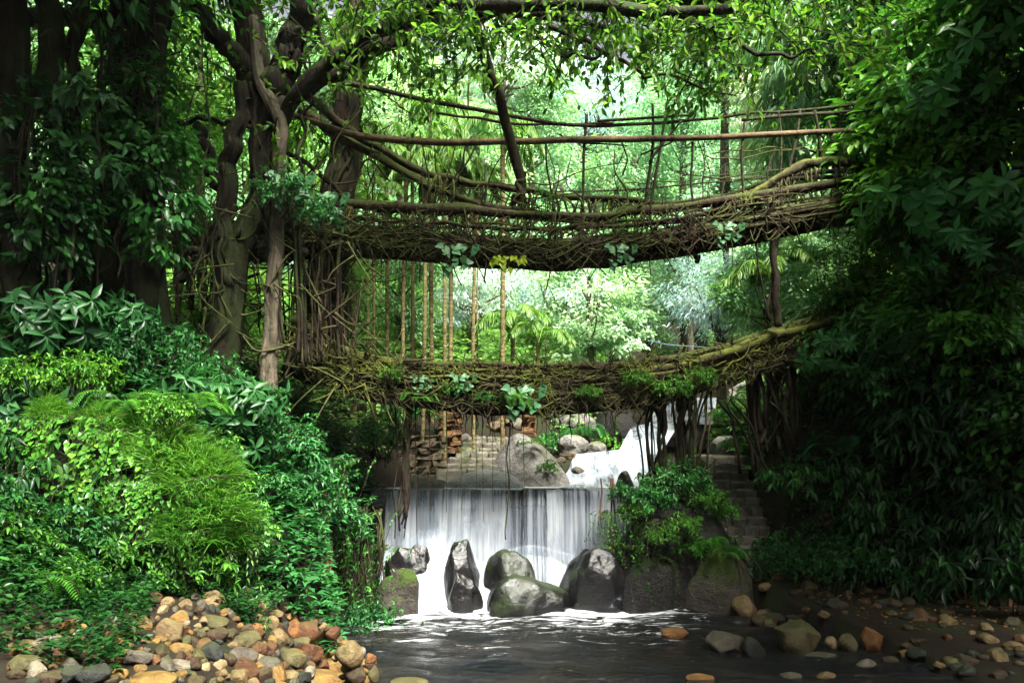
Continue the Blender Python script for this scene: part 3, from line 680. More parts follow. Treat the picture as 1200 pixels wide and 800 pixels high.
def hang(root, name, mat, pts, r, rng, straight=.03, n=5):
    a=Acc()
    p0,p1=pts; c=crv([p0,p1],14)+wob(14,rng,straight,6)*np.linspace(0,1,14)[:,None]
    tube(a,c,[r,r*.9,r*.55],n,rng.random(),.15,rng); return obj(name,a,mat,root)

# upper bridge --------------------------------------------------------------
UB=empty('root_bridge',(0,0,0),'upper living root bridge with bamboo handrails hung between the fig and the right bank','root bridge','living root bridges')
Yu=lambda px: ip(px,[200,640,1020],[16.4,16.4,17.6])
def up(pts,dy=0.): return np.array([P(x,y,Yu(x)+dy) for x,y in pts])
nr=[(402,238),(450,242),(500,245),(560,247),(640,252),(700,253),(760,246),(830,237),(900,226),(1030,205)]
fr=[(360,112),(400,145),(440,172),(490,198),(540,213),(600,222),(650,228),(700,234),(765,238)]
uT=up([(205,264),(300,266),(400,266),(480,272),(560,278),(640,281),(720,277),(800,266),(900,249),(1030,228)])
uB=up([(205,284),(300,286),(400,283),(480,288),(560,294),(640,297),(720,293),(800,282),(900,264),(1030,243)])
a=Acc(); deck_core(a,uT,uB+A(0,0,.06),1.2,rg); obj('deck',a,ROOTD,UB)
a=Acc(); deck_bundle(a,uT,uB,1.2,110,rg); obj('deck_roots',a,ROOT,UB)['kind']='stuff'
a=Acc(); fuzz(a,uT,uB,700,rg); fuzz(a,uT+A(0,0,-.06),uB,420,rg,(.3,.9),(.008,.024),.14); fuzz(a,uB+A(0,.1,.03),uB+A(0,.3,-.16),420,rg,(.1,.4),(.005,.013),.12); fuzz(a,up(nr),uT,70,rg,(.2,.7),(.006,.016),.1); obj('deck_rootlets',a,ROOT,UB)['kind']='stuff'
part('handrail_root',UB,ROOT,up(nr),[.10,.12,.11,.10,.10,.09],8,60,rg,.02)
part('handrail_root',UB,ROOT,up(fr,.9),[.11,.085,.075,.075,.07,.08],8,60,rg,.02)
part('handrail_root',UB,ROOT,up([(352,128),(400,160),(450,188),(500,215),(540,233),(600,246),(640,252)],.1),[.10,.085,.08,.075,.07],8,50,rg,.02)
part('handrail_root',UB,MOSSY,up([(868,240),(890,222),(920,205),(945,191),(975,190),(1020,196)],.0),[.06,.09,.10,.10,.10],8,40,rg,.02)
part('handrail_root',UB,ROOT,up([(760,240),(800,238),(840,232),(880,225),(930,205),(1020,200)],.9),[.07,.06,.06,.06],8,40,rg,.02)
part('handrail_root',UB,ROOTD,up([(765,247),(830,236),(900,214),(960,208),(1025,212)],.6),[.05,.05,.05],7,40,rg,.02)
part('handrail_root',UB,ROOT,up([(300,160),(360,190),(405,228),(440,240)],.3),[.05,.05,.04],7,30,rg,.02)
for sg in ([(640,258),(760,262),(860,246),(1020,222)],[(560,262),(700,266),(850,252),(1025,232)],[(800,252),(900,232),(1020,212)],[(820,250),(920,228),(1020,206)],[(405,255),(500,262),(620,268),(760,258)]):
    part('side_root',UB,ROOT,up(sg,-.03),[.035,.045,.035],7,50,rg,.03)
# bamboo and pole rails
part('bamboo_rail',UB,BAMBOO,up([(345,136),(390,150),(430,160),(500,166),(560,167),(640,165),(700,163),(800,162),(900,158),(960,155),(1026,151)],-.05),[.06,.075,.07,.07,.065,.06],8,60,rg,.006,.05)
part('bamboo_rail',UB,BARKB,up([(402,97),(450,107),(540,125),(600,136),(660,145),(720,147),(800,142),(870,134),(950,127),(1045,119)],.0),[.055,.045,.04,.035,.03,.03],7,60,rg,.012,.06)
part('bamboo_rail',UB,BARKB,up([(700,143),(760,139),(808,135)],-.05),[.03,.03,.025],6,20,rg,.01,.05)
part('bamboo_rail',UB,BARKB,up([(870,140),(950,134),(1040,128)],-.02),[.035,.04,.035],6,20,rg,.008,.05)
part('bamboo_rail',UB,BARKB,up([(512,132),(560,140),(640,146),(720,145)],.4),[.03,.03,.02],6,30,rg,.015,.1)
part('bamboo_rail',UB,BARKB,up([(620,225),(740,222),(860,212),(930,205)],.9),[.018,.018,.018],5,30,rg,.01,.05)
part('bamboo_rail',UB,BARKB,up([(655,157),(675,166),(735,171)],.0),[.02,.022,.015],5,20,rg,.015,.05)
for (x0,y0,x1,y1,r,dy) in [(687,134,683,255,.028,0),(728,166,729,205,.018,.3),(765,120,754,250,.026,0),(782,114,760,252,.026,-.05),(800,142,760,190,.024,-.05),(796,160,752,182,.02,-.04),(813,166,813,246,.026,0),(873,140,871,243,.026,0),(938,128,924,202,.03,0),(954,131,964,188,.034,-.03),(971,142,987,216,.034,0),(1003,126,1004,192,.028,.05),(988,170,990,240,.024,0),(1016,130,1018,240,.03,.05),(640,165,648,250,.02,.2),(545,170,530,215,.018,.5),(560,168,530,240,.018,.3),(898,200,903,245,.02,0),(845,232,848,262,.024,-.03),(908,172,900,225,.02,.8)]:
    c=up([(x0,y0),((x0+x1)/2+rg.normal(0,3),(y0+y1)/2),(x1,y1)],dy); part('upright_pole',UB,BARKB,c,[r,r*1.1,r],6,14,rg,.012,.1)
for k in range(26):                                                # thin crooked sticks tied along the railing
    x=rg.uniform(430,1010); y1=ip(x,[402,640,760,900,1030],[238,252,246,226,205])+rg.uniform(0,20); y0=y1-rg.uniform(45,105); l=rg.normal(0,12); r=rg.uniform(.010,.02)
    part('railing_stick',UB,BARKB if k%3 else ROOT,up([(x+l,y0),(x+l*.6+rg.normal(0,4),y0*.6+y1*.4),(x+l*.2+rg.normal(0,4),y0*.3+y1*.7),(x,y1)],rg.choice([-.03,.04,.9])),[r*.7,r,r],5,16,rg,.025,.15)
for k in range(8):
    x=rg.uniform(420,850); y=rg.uniform(150,225); w=rg.uniform(80,190); part('railing_stick',UB,ROOT,up([(x,y+rg.normal(0,10)),(x+w*.4,y+rg.uniform(4,14)),(x+w,y+rg.normal(0,10))],rg.choice([0,.9])),[.012,.016,.010],5,24,rg,.03,.15)
a=Acc()
web(a,up(nr),uT,105,rg,(.009,.022)); web(a,up(fr[3:]),up(nr[2:7]),40,rg,(.008,.018)); web(a,up([(840,235),(900,215),(950,195),(1025,200)]),uT[7:],70,rg)
web(a,up(fr[3:],.9),uT+A(0,1.2,0),70,rg); obj('root_lattice',a,MOSSY,UB)['kind']='stuff'
for k in range(46):                                               # rootlets hanging below the deck
    x=rg.uniform(410,1000); y=ip(x,[400,640,800,1000],[290,300,284,250]); l=rg.uniform(8,26)*(2.2 if k%9==0 else 1)
    hang(UB,'hanging_root',ROOT,(P(x,y-8,Yu(x)+rg.uniform(0,1)),P(x+rg.normal(0,3),y+l,Yu(x)+rg.uniform(0,.8))),rg.uniform(.008,.02),rg,.03)
for k in range(12):
    x=rg.uniform(430,900); y=ip(x,[400,640,800,1000],[290,300,284,250]); w=rg.uniform(14,34); d=rg.uniform(5,14)
    part('looping_root',UB,ROOT,[P(x,y-4,Yu(x)-.03),P(x+w*.4,y+d,Yu(x)-.05),P(x+w,y-4,Yu(x)-.03)],[.014,.018,.012],5,14,rg,.01)
for x0,y0,x1,y1,r in [(907,262,910,382,.085),(912,268,899,372,.04),(815,284,816,306,.05),(880,262,902,378,.022)]:
    part('support_root',UB,ROOTD,[P(x0,y0,17.3),P((x0+x1)/2+rg.normal(0,2),(y0+y1)/2,17.35),P(x1,y1,17.4)],[r,r*.85,r*1.1],8,24,rg,.02)
settle(UB,P(640,300,17))
# lower bridge --------------------------------------------------------------
LB=empty('root_bridge',(0,0,0),'lower living root bridge with thick mossy sides sagging just above the waterfall','root bridge','living root bridges')
Yl=lambda px: ip(px,[330,640,1010],[16.2,16.6,18.2])
def lp(pts,dy=0.): return np.array([P(x,y,Yl(x)+dy) for x,y in pts])
lT=lp([(345,372),(375,396),(420,416),(480,424),(560,428),(640,430),(720,428),(780,421),(850,406),(920,386),(1010,362)])
lM=lp([(345,408),(375,428),(420,444),(480,452),(560,457),(640,459),(720,455),(780,447),(850,432),(920,412),(1010,388)])
lB=lp([(345,418),(375,440),(420,460),(480,470),(560,476),(640,478),(720,472),(780,464),(850,446),(920,424),(1010,398)])
a=Acc(); deck_core(a,lM,lB,1.3,rg); obj('deck',a,ROOTD,LB)
a=Acc(); deck_bundle(a,lM,lB,1.3,60,rg); obj('deck_roots',a,ROOTD,LB)['kind']='stuff'
a=Acc(); deck_bundle(a,lT,lM,.12,60,rg,(.02,.06)); obj('side_roots',a,MOSSY,LB)['kind']='stuff'
a=Acc(); deck_bundle(a,lT+A(0,1.2,.0),lM+A(0,1.2,0),.1,40,rg,(.02,.06)); obj('side_roots',a,MOSSY,LB)['kind']='stuff'
part('handrail_root',LB,ROOT,lT,[.10,.09,.07,.07,.07,.08,.12,.12],8,80,rg,.02)
part('handrail_root',LB,ROOT,lT+A(0,1.2,.02),[.10,.08,.06,.06,.06,.09,.12,.1],8,80,rg,.025)
part('handrail_root',LB,MOSSY,lp([(720,436),(790,430),(850,414),(905,394),(1000,372)],-.08),[.05,.09,.13,.12,.1],8,60,rg,.02)
part('handrail_root',LB,BARKB,lp([(395,436),(440,443),(520,449),(600,450),(700,445)],-.1),[.035,.04,.03],7,60,rg,.03)
part('handrail_root',LB,MOSSY,lp([(380,425),(430,432),(520,440),(640,444),(760,438),(860,418)],-.1),[.05,.04,.035,.04,.05],7,60,rg,.03)
a=Acc(); web(a,lT,lM,330,rg,(.012,.03),.06); web(a,lT+A(0,1.2,0),lM+A(0,1.2,0),120,rg,(.012,.03)); obj('root_lattice',a,MOSSY,LB)['kind']='stuff'
a=Acc(); fuzz(a,lT,lB,900,rg,(.12,.4),(.007,.02),.12); fuzz(a,lT,lB,380,rg,(.3,.8),(.008,.026),.16); obj('deck_rootlets',a,MOSSY,LB)['kind']='stuff'
a=Acc(); fuzz(a,lM,lB,420,rg,(.2,.6),(.006,.014),.12); obj('deck_rootlets',a,ROOT,LB)['kind']='stuff'
for k in range(60):
    x=rg.uniform(430,760); y=ip(x,[430,560,640,780],[462,474,478,464]); l=rg.uniform(12,50)
    hang(LB,'hanging_root',ROOT if k%3 else ROOTR,(P(x,y-10,Yl(x)+rg.uniform(-.05,.9)),P(x+rg.normal(0,3),y+l,Yl(x)+rg.uniform(0,.6))),rg.uniform(.006,.016),rg,.03)
for x,y1,r in [(487,640,.014),(503,612,.010),(523,600,.011),(540,598,.008),(558,585,.008),(565,612,.009),(577,600,.008),(592,590,.007),(597,596,.006),(613,632,.007),(640,560,.006),(655,520,.01)]:
    hang(LB,'hanging_root',ROOTD,(P(x,466,16.8),P(x+1,y1,16.75)),r,rg,.012)
part('hanging_root',LB,ROOTD,[P(594,470,16.9),P(595,540,16.9),P(596,600,16.85),P(592,632,16.8)],[.012,.014,.016,.012],6,24,rg,.03)
for x,y1,r in [(718,600,.02),(704,560,.02),(716,618,.025)]: hang(LB,'hanging_root',ROOTR,(P(x,560,17.3),P(x+2,y1+60,17.1)),r,rg,.04)
for k in range(14):
    x=rg.uniform(460,760); y=ip(x,[430,560,640,780],[462,474,478,464]); w=rg.uniform(14,40); d=rg.uniform(5,16)
    part('looping_root',LB,ROOT,[P(x,y-8,Yl(x)-.05),P(x+w*.4,y+d,Yl(x)-.08),P(x+w,y-8,Yl(x)-.05)],[.014,.018,.012],5,14,rg,.01)
for k in range(34):                                                # prop roots standing on the rock right of the fall
    x=rg.uniform(758,838); y0=ip(x,[740,850],[462,440]); x1=790+(x-797)*.75+rg.normal(0,8); y1=rg.uniform(575,640)
    r=rg.choice([.018,.028,.04,.06],p=[.4,.3,.2,.1])
    part('prop_root',LB,ROOTD if k%4 else ROOT,[P(x,y0,Yl(x)+rg.uniform(-.1,.9)),P((x+x1)/2+rg.normal(0,7),(y0+y1)/2-20,17.6+rg.uniform(-.3,.5)),P(x1,y1,18+rg.uniform(-.4,.4))],[r,r*.8,r],6,24,rg,.03)
for k in range(26):
    x=rg.uniform(872,932); y0=ip(x,[850,930],[440,415]); x1=max(892,x+rg.uniform(-10,14)); y1=rg.uniform(520,566); r=rg.choice([.02,.03,.05,.08],p=[.4,.3,.2,.1])
    part('prop_root',LB,ROOTD,[P(x,y0,Yl(x)+rg.uniform(-.1,.8)),P((x+x1)/2+rg.normal(0,9),(y0+y1)/2,18.2+rg.uniform(-.3,.5)),P(x1,y1,18.4+rg.uniform(-.3,.4))],[r,r*.8,r],6,24,rg,.03)
for x0,x1 in [(848,888),(856,900),(870,880),(842,868),(905,935)]:
    part('prop_root',LB,ROOTD,[P(x0,468,17.6),P((x0+x1)/2+3,500,17.8),P(x1,556,18.1)],[.025,.03,.035],6,18,rg,.03)
for k in range(9):
    x=rg.uniform(460,490); x1=474+rg.normal(0,7); y1=rg.uniform(590,650); r=rg.choice([.018,.03,.045])
    part('prop_root',LB,ROOTD,[P(x,458,16.7),P((x+x1)/2+rg.normal(0,3),540,16.75),P(x1,y1,16.8)],[r,r*.9,r*.7],6,24,rg,.03)
settle(LB,P(640,478,17))
# blue hose behind the lower bridge
a=Acc(); tube(a,crv([P(762,399,24),P(785,404,23.5),P(815,406,23),P(846,409,22.5)],30),.011,6); tag(obj('water_hose',a,HOSE),'thin blue water hose slung behind the lower bridge','hose')
# hanging root curtain on the left bank
def curtain(label,px0,px1,y0,y1,Y,n,mat,rr=(.012,.05)):
    t=empty('root_curtain',(0,0,0),label,'hanging roots')
    for k in range(n):
        x=rg.uniform(px0,px1); r=rg.uniform(*rr); yb=y1+rg.uniform(-24,4); yt=y0+rg.uniform(-10,20)
        part('hanging_root',t,mat,[P(x+rg.normal(0,4),yt,Y+.25+rg.uniform(-.1,.3)),P(x+rg.normal(0,3),(yt+yb)/2,Y+rg.uniform(-.1,.2)),P(x+rg.normal(0,5),yb,Y+rg.uniform(-.15,.15))],[r*.7,r,r*.6],6,16,rg,.025)
    settle(t,P((px0+px1)/2,y1,Y))
curtain('reddish brown curtain of hanging roots behind the stone pile at the pool edge',340,384,575,718,14.0,46,ROOTR)
curtain('thin pale roots hanging from the left bank shrubs above the mossy rocks',392,450,600,690,15.2,26,ROOTD,(.008,.022))
# ---------------------------------------------------------------- the big fig and the other left-bank trees
FG=empty('fig_tree',(0,0,0),'huge dark strangler fig with forked trunk and aerial roots carrying the bridges','tree')
rg=R0(41)
def trunk(name,root,mat,pts,rad,rng=rg,n=12,m=44,amp=.05,lump=.08):
    big=name=='trunk' and max(rad)>.13
    return part(name,root,mat,[P(*q) for q in pts],rad,28 if big else n,m,rng,amp,lump,flute=.07 if big else 0.,clasp=(int(36*max(rad)) if big and mat is not BARKP else 0))
trunk('trunk',FG,BARK,[(256,480,16.2),(270,350,16.2),(290,270,16.2),(308,200,16.2),(312,130,16.2),(300,80,16.2),(292,20,16.2),(285,-60,16)],[.38,.30,.26,.26,.32,.32,.28,.25])
trunk('trunk',FG,BARK,[(268,330,16),(262,270,16),(268,200,16),(278,150,16),(285,100,16.1)],[.22,.17,.15,.15,.2])
trunk('trunk',FG,BARK,[(318,150,16.2),(332,80,16),(352,30,15.8),(368,-40,15.5)],[.32,.27,.24,.2])
trunk('limb',FG,BARK,[(300,95,16.1),(270,58,15.9),(240,20,15.6),(215,-30,15.3)],[.24,.18,.15,.13])
trunk('trunk',FG,BARKP,[(296,20,15.9),(305,90,15.9),(318,125,15.8),(333,152,15.7),(330,200,15.7),(324,260,15.7),(321,330,15.7),(317,400,15.7),(313,465,15.7)],[.08,.11,.12,.12,.12,.13,.14,.16,.18],amp=.03)
trunk('trunk',FG,BARKB,[(366,440,17.8),(384,330,17.8),(396,240,17.8),(404,170,17.8),(412,90,17.8),(416,30,17.8),(424,-50,17.8)],[.55,.42,.34,.31,.30,.31,.33])
trunk('limb',FG,BARK,[(322,150,15.8),(345,112,15.6),(390,74,15.3),(430,48,15),(475,20,14.6),(520,6,14.2),(600,2,13.8),(720,4,13.4),(860,6,13)],[.15,.15,.14,.13,.13,.13,.12,.11,.08])
trunk('limb',FG,BARKB,[(352,112,16),(400,86,15.8),(440,60,15.6),(480,36,15.4),(530,17,15.2),(600,16,15),(650,20,14.8),(720,34,14.6)],[.16,.15,.14,.13,.11,.1,.08,.05])
trunk('limb',FG,BARK,[(520,12,14.4),(590,4,14.2),(680,-4,14),(800,-2,14),(940,-10,14)],[.16,.17,.15,.12,.1])
trunk('limb',FG,BARKB,[(640,30,14.6),(690,50,14.5),(740,80,14.4),(790,92,14.3),(860,118,14.2)],[.05,.04,.035,.025,.012])
trunk('limb',FG,BARKB,[(570,8,14.6),(640,52,14.4),(690,62,14.3),(735,60,14.2)],[.05,.04,.03,.02])
trunk('limb',FG,BARK,[(760,4,13.4),(820,30,13.2),(890,60,13),(960,68,12.8)],[.07,.05,.035,.02])
trunk('aerial_root',FG,BARKB,[(556,8,14.4),(562,40,14.8),(575,85,15.3),(588,125,15.8),(600,172,16.3),(611,212,16.5),(613,240,16.6)],[.13,.11,.105,.1,.1,.1,.1],amp=.02)
trunk('aerial_root',FG,BARKB,[(613,200,16.5),(606,225,16.45),(602,250,16.45)],[.05,.06,.07])
trunk('aerial_root',FG,BARK,[(372,0,15.2),(372,30,15.2),(384,55,15.3),(398,66,15.4),(404,90,15.5)],[.05,.05,.06,.06,.05])
trunk('aerial_root',FG,BARK,[(356,60,15.7),(357,150,15.7),(350,240,15.7)],[.03,.03,.03])
trunk('aerial_root',FG,BARK,[(365,20,15.8),(362,90,15.8),(358,160,15.8)],[.022,.022,.022])
trunk('aerial_root',FG,BARK,[(200,140,16),(250,143,16),(300,145,16)],[.045,.05,.045])
trunk('aerial_root',FG,BARK,[(305,215,16),(330,250,16),(360,300,16)],[.12,.1,.1])
trunk('aerial_root',FG,BARK,[(270,240,16),(250,285,16),(225,300,16),(212,330,16)],[.12,.1,.09,.09])
trunk('aerial_root',FG,BARK,[(235,150,16),(245,200,16),(262,230,16)],[.1,.1,.1])
for q in range(78):                                             # hanging and clasping aerial roots under the fig
    x=rg.uniform(205,405) if q<50 else rg.uniform(340,400); y0=rg.uniform(262,300) if q%4 else rg.uniform(190,250); Y=rg.uniform(15.6,17.6)
    y1=ip(x,[200,300,360,405],[345,392,430,430])+rg.uniform(-16,10); r=rg.choice([.014,.022,.035,.06],p=[.35,.35,.2,.1])
    part('aerial_root',FG,[BARK,ROOT,ROOT,BARKB][q%4],[P(x+rg.normal(0,4),y0,Y),P(x+rg.normal(0,3),(y0+y1)/2,Y),P(x+rg.normal(0,5),y1,Y)],[r,r*.9,r*1.1],6,22,rg,.03)
a=Acc()
for q in range(240):                                            # tangle of thin roots round the fig's foot and the bridge heads
    x=rg.uniform(215,430); y=rg.uniform(200,450) if x>330 else rg.uniform(225,380); Y=rg.uniform(15.5,17.2); p=P(x,y,Y); d=nrm(rg.normal(0,1,3)*A(1,.3,.8))*rg.uniform(.4,1.6)
    tube(a,crv([p,p+d*.5+rg.normal(0,.15,3),p+d],12),[rg.uniform(.01,.035),rg.uniform(.006,.02)],5,rg.random())
obj('root_tangle',a,ROOT,FG)['kind']='stuff'
# leafy twigs hanging from the limbs across the top of the view
def twigs(accL,accB,starts,rng,ln=(.7,1.6),L=.16,W=.45,nl=11,tmpl=OVAL,drop_=.55):
    for p in starts:
        d=nrm(A(rng.normal(0,.9),rng.normal(0,.7),rng.normal(-drop_,.35))); l=rng.uniform(*ln)
        c=crv([p,p+d*l*.5+A(0,0,rng.normal(.0,.08)),p+d*l+A(0,0,-.15*l)],10); tube(accB,c,[.014,.005],4)
        for sgn in (0,1):
            b0=c[rng.integers(3,8)]; e=b0+nrm(d+rng.normal(0,.8,3))*l*.5; cc=crv([b0,(b0+e)/2,e],7); tube(accB,cc,[.008,.003],4)
            k=nl//2; ii=rng.integers(1,7,k); dd=nrm(e-b0)+rng.normal(0,.7,(k,3))+A(0,0,-.25); leaves(accL,cc[ii],dd,A(0,0,1)+rng.normal(0,.5,(k,3)),L*rng.uniform(.6,1.3,k),L*W,tmpl,rng.random(k))
        ii=rng.integers(2,10,nl); dd=d+rng.normal(0,.75,(nl,3))+A(0,0,-.25); leaves(accL,c[ii],dd,A(0,0,1)+rng.normal(0,.5,(nl,3)),L*rng.uniform(.6,1.3,nl),L*W,tmpl,rng.random(nl))
aL,aB=Acc(),Acc(); S=[]
for q in range(330):
    px=rg.uniform(420,880); lim=ip(px,[420,520,600,700,800,880],[85,92,85,96,118,112]); py=rg.uniform(-60,lim)*rg.random()**.35; S.append(P(px,py-14,rg.uniform(13,16.5)))
twigs(aL,aB,S,rg)
S=[P(rg.uniform(340,470),rg.uniform(10,150),rg.uniform(16.5,18.5)) for q in range(60)]; twigs(aL,aB,S,rg)
S=[P(rg.uniform(150,360),rg.uniform(-60,150),rg.uniform(14.5,18.5)) for q in range(90)]; twigs(aL,aB,S,rg)
S=[P(rg.uniform(330,560),rg.uniform(-70,40),rg.uniform(14,18)) for q in range(70)]; twigs(aL,aB,S,rg)
S=[P(rg.uniform(840,1010),rg.uniform(-60,60),rg.uniform(12.5,15)) for q in range(60)]; twigs(aL,aB,S,rg)
# the crown above the frame
crown(aL,P(330,-330,15),(6.5,5.,2.6),70,90,.2,.5,rg)
obj('crown',aL,LF['fig'],FG); obj('twig',aB,BARK,FG)['kind']='stuff'
settle(FG,P(320,420,16.4))

# ---- tree builder for everything else
def make_tree(name, leafm, barkm, h, R, ncl, lpc, L, W, seed, tr=.16, flat=.45, droop=.3, tmpl=KITE, spread=.34, inner=.45, bottom=-.5, nb=16):
    rng=R0(seed); t=empty(name); aL,aB=Acc(),Acc(); c=A(0,0,h)
    Rv=np.array(R,float); cc=crown(aL,c,Rv*.82,int(ncl*.6),lpc,L,W,rng,flat,droop,tmpl,spread,bottom,inner)
    for k in range(4):                                          # side masses make the outline uneven
        q=nrm(A(rng.normal(),rng.normal(),rng.normal(-.15,.7)))*Rv*rng.uniform(.6,.85); cc=np.vstack([cc,crown(aL,c+q,Rv*rng.uniform(.35,.55),int(ncl*.17),lpc,L,W,rng,flat,droop,tmpl,spread*1.3,-.9,inner)])
    cc=cc[rng.permutation(len(cc))]
    top=c+A(0,0,R[2]*.35); barkm=barkm; pts=crv([A(0,0,-.6),A(rng.normal(0,.12),rng.normal(0,.12),h*.45),c*.85+A(0,0,0),top],20); tube(aB,pts,[tr*1.3,tr,tr*.8,tr*.3],9,.5,.12,rng)
    f=obj('crown',aL,leafm,t); f['tintable']=1; b=obj('trunk',aB,barkm,t)
    aR=Acc(); branches(aR,A(0,0,h*.6),cc[:nb],rng,tr*.38); obj('branch',aR,barkm,t)['kind']='stuff'
    return t
TP=G(
 broad=make_tree('broadleaf_tree',LF['tree'],BARKP,5.2,(2.6,2.6,2.7),105,85,.20,.5,301,bottom=-.95),  # pale bark here and below imitates mist over distant trunks
 dense=make_tree('broadleaf_tree',LF['tree'],BARKP,5.,(2.5,2.5,3.1),130,80,.15,.55,302,flat=.7,bottom=-.95),
 feather=make_tree('feathery_tree',LF['pale'],BARKP,5.4,(2.7,2.7,2.1),80,110,.20,.22,303,droop=.8,flat=.4,bottom=-.95),
 bluish=make_tree('broadleaf_tree',LF['blue'],BARKP,5.,(2.5,2.5,2.6),95,90,.18,.42,304,droop=.5,bottom=-.95),
 strap=make_tree('drooping_tree',LF['blue'],BARK,6.5,(2.6,2.6,2.3),95,60,.42,.17,305,droop=1.3,tmpl=LANCE,flat=.55,tr=.13),
 layered=make_tree('layered_tree',LF['lush'],BARK,3.6,(2.0,2.0,2.4),90,46,.27,.42,306,flat=.28,droop=.35,tmpl=OVAL,spread=.42,bottom=-.8),
 weeping=make_tree('weeping_tree',LF['deep'],BARK,3.2,(1.9,1.9,1.9),80,46,.33,.26,307,flat=.3,droop=.9,tmpl=LANCE,spread=.42,bottom=-.9),
)
def palm(seed,h,tr,nf=9,fl=1.7,up_=.6):
    rng=R0(seed); t=empty('areca_palm'); aB,aL=Acc(),Acc()
    pts=crv([A(0,0,-.4),A(rng.normal(0,.05),0,h*.5),A(rng.normal(0,.08),0,h)],60); tube(aB,pts,tr*(1+.10*(np.arange(60)%4==0)),8)
    top=pts[-1]
    for k in range(nf):
        az=k*2.4+rng.normal(0,.2); e=rng.uniform(.15,1.)*up_+.25; d=A(math.cos(az),math.sin(az),0)
        c=crv([top,top+d*fl*.35+A(0,0,fl*.45*e),top+d*fl*.75+A(0,0,fl*.42*e),top+d*fl+A(0,0,fl*(e-.65)*.5)],26); tube(aL,c,[.018,.006],4,.9)
        T=nrm(np.gradient(c,axis=0))
        for sg in (-1,1):
            i=np.arange(4,26); sd=nrm(np.cross(T[i],A(0,0,1)))*sg; dd=sd+T[i]*.7+A(0,0,-.35)+rng.normal(0,.08,(len(i),3))
            leaves(aL,c[i],dd,A(0,0,1)+rng.normal(0,.1,(len(i),3)),fl*.34*np.sin(np.pi*(i-2)/26)**.6,.055,LANCE,rng.random(len(i)))
    obj('crown',aL,LF['palm'],t)['tintable']=1; obj('trunk',aB,CANE,t); return t
PP=[palm(401,6.2,.06,8,1.15),palm(402,5.4,.05,8,1.0),palm(403,2.4,.08,11,1.5,1.)]
BG='palms with slender stems behind the bridges'
for k,(px,py,Y,s,l) in enumerate([
 (416,420,21,1.0,'slender areca palm nearest the fig trunk behind the lower bridge'),
 (431,424,22,1.0,'areca palm second from the fig trunk with a brown stem'),
 (453,432,23,.95,'areca palm with a thin dark stem, third from the fig'),
 (473,436,21.5,1.02,'straight areca palm with a yellow brown stem, fourth from the fig'),
 (483,436,24,.95,'thin greenish areca palm close to the straight yellow brown one'),
 (494,438,21,1.05,'leaning areca palm with the thickest stem of the row'),
 (507,438,23,1.0,'areca palm just right of the leaning thick stem'),
 (521,440,21.5,1.0,'left one of two areca palms standing close together'),
 (527,440,22.5,1.0,'right one of two areca palms standing close together'),
 (555,440,22,1.0,'areca palm standing alone left of the last palm in the row'),
 (589,440,21.5,1.0,'last areca palm of the row, with a pale green stem')]):
    z=hz(P(px,0,Y)[0],Y); h=P(px,ip(k%4,[0,1,2,3],[185,215,170,200]),Y)[2]-z
    src=PP[k%2]; o=clone(src,(P(px,0,Y)[0],Y,z),k*1.1,(1.0,1.0,h/[6.2,5.4][k%2]),l,BG,ry=.03 if k==5 else 0.)
    o.children[0]  # parts copied with it
for px,py,Y,s,l in [(630,430,27,.85,'short palm with long arching fronds right of the palm row'),(600,425,27,.9,'small drooping palm behind the last areca palm'),(438,245,19.5,.7,'young palm with upright fronds beside the fig trunk above the upper deck'),(505,130,26,.8,'palm tuft behind the upper handrail poles'),(548,100,29,.8,'fan of palm fronds under the fig limb'),(560,215,27,.6,'bright palm fronds seen through the upper bridge'),(905,330,22,.9,'young palm with yellowish fronds right of the support root')]:
    p=P(px,py,Y); z=hz(p[0],Y); s0=1.0 if py>400 else 1.; 
    o=clone(PP[2],(p[0],Y,z if py>400 else p[2]-2.4*s),px*.7,s,l,'palms with arching fronds')
    if py<=400:
        for ch in o.children:
            if ch.name.startswith('trunk'): ch.scale=(.6,.6,1.); 
        zb=p[2]-2.4*s-z
        if zb>.2:
            a=Acc(); tube(a,crv([A(0,0,-zb/s-.3),A(.05,0,-zb/s*.5),A(0,0,0)],20),.05,7); obj('stem',a,CANE,o)
for q in PP: drop(q)
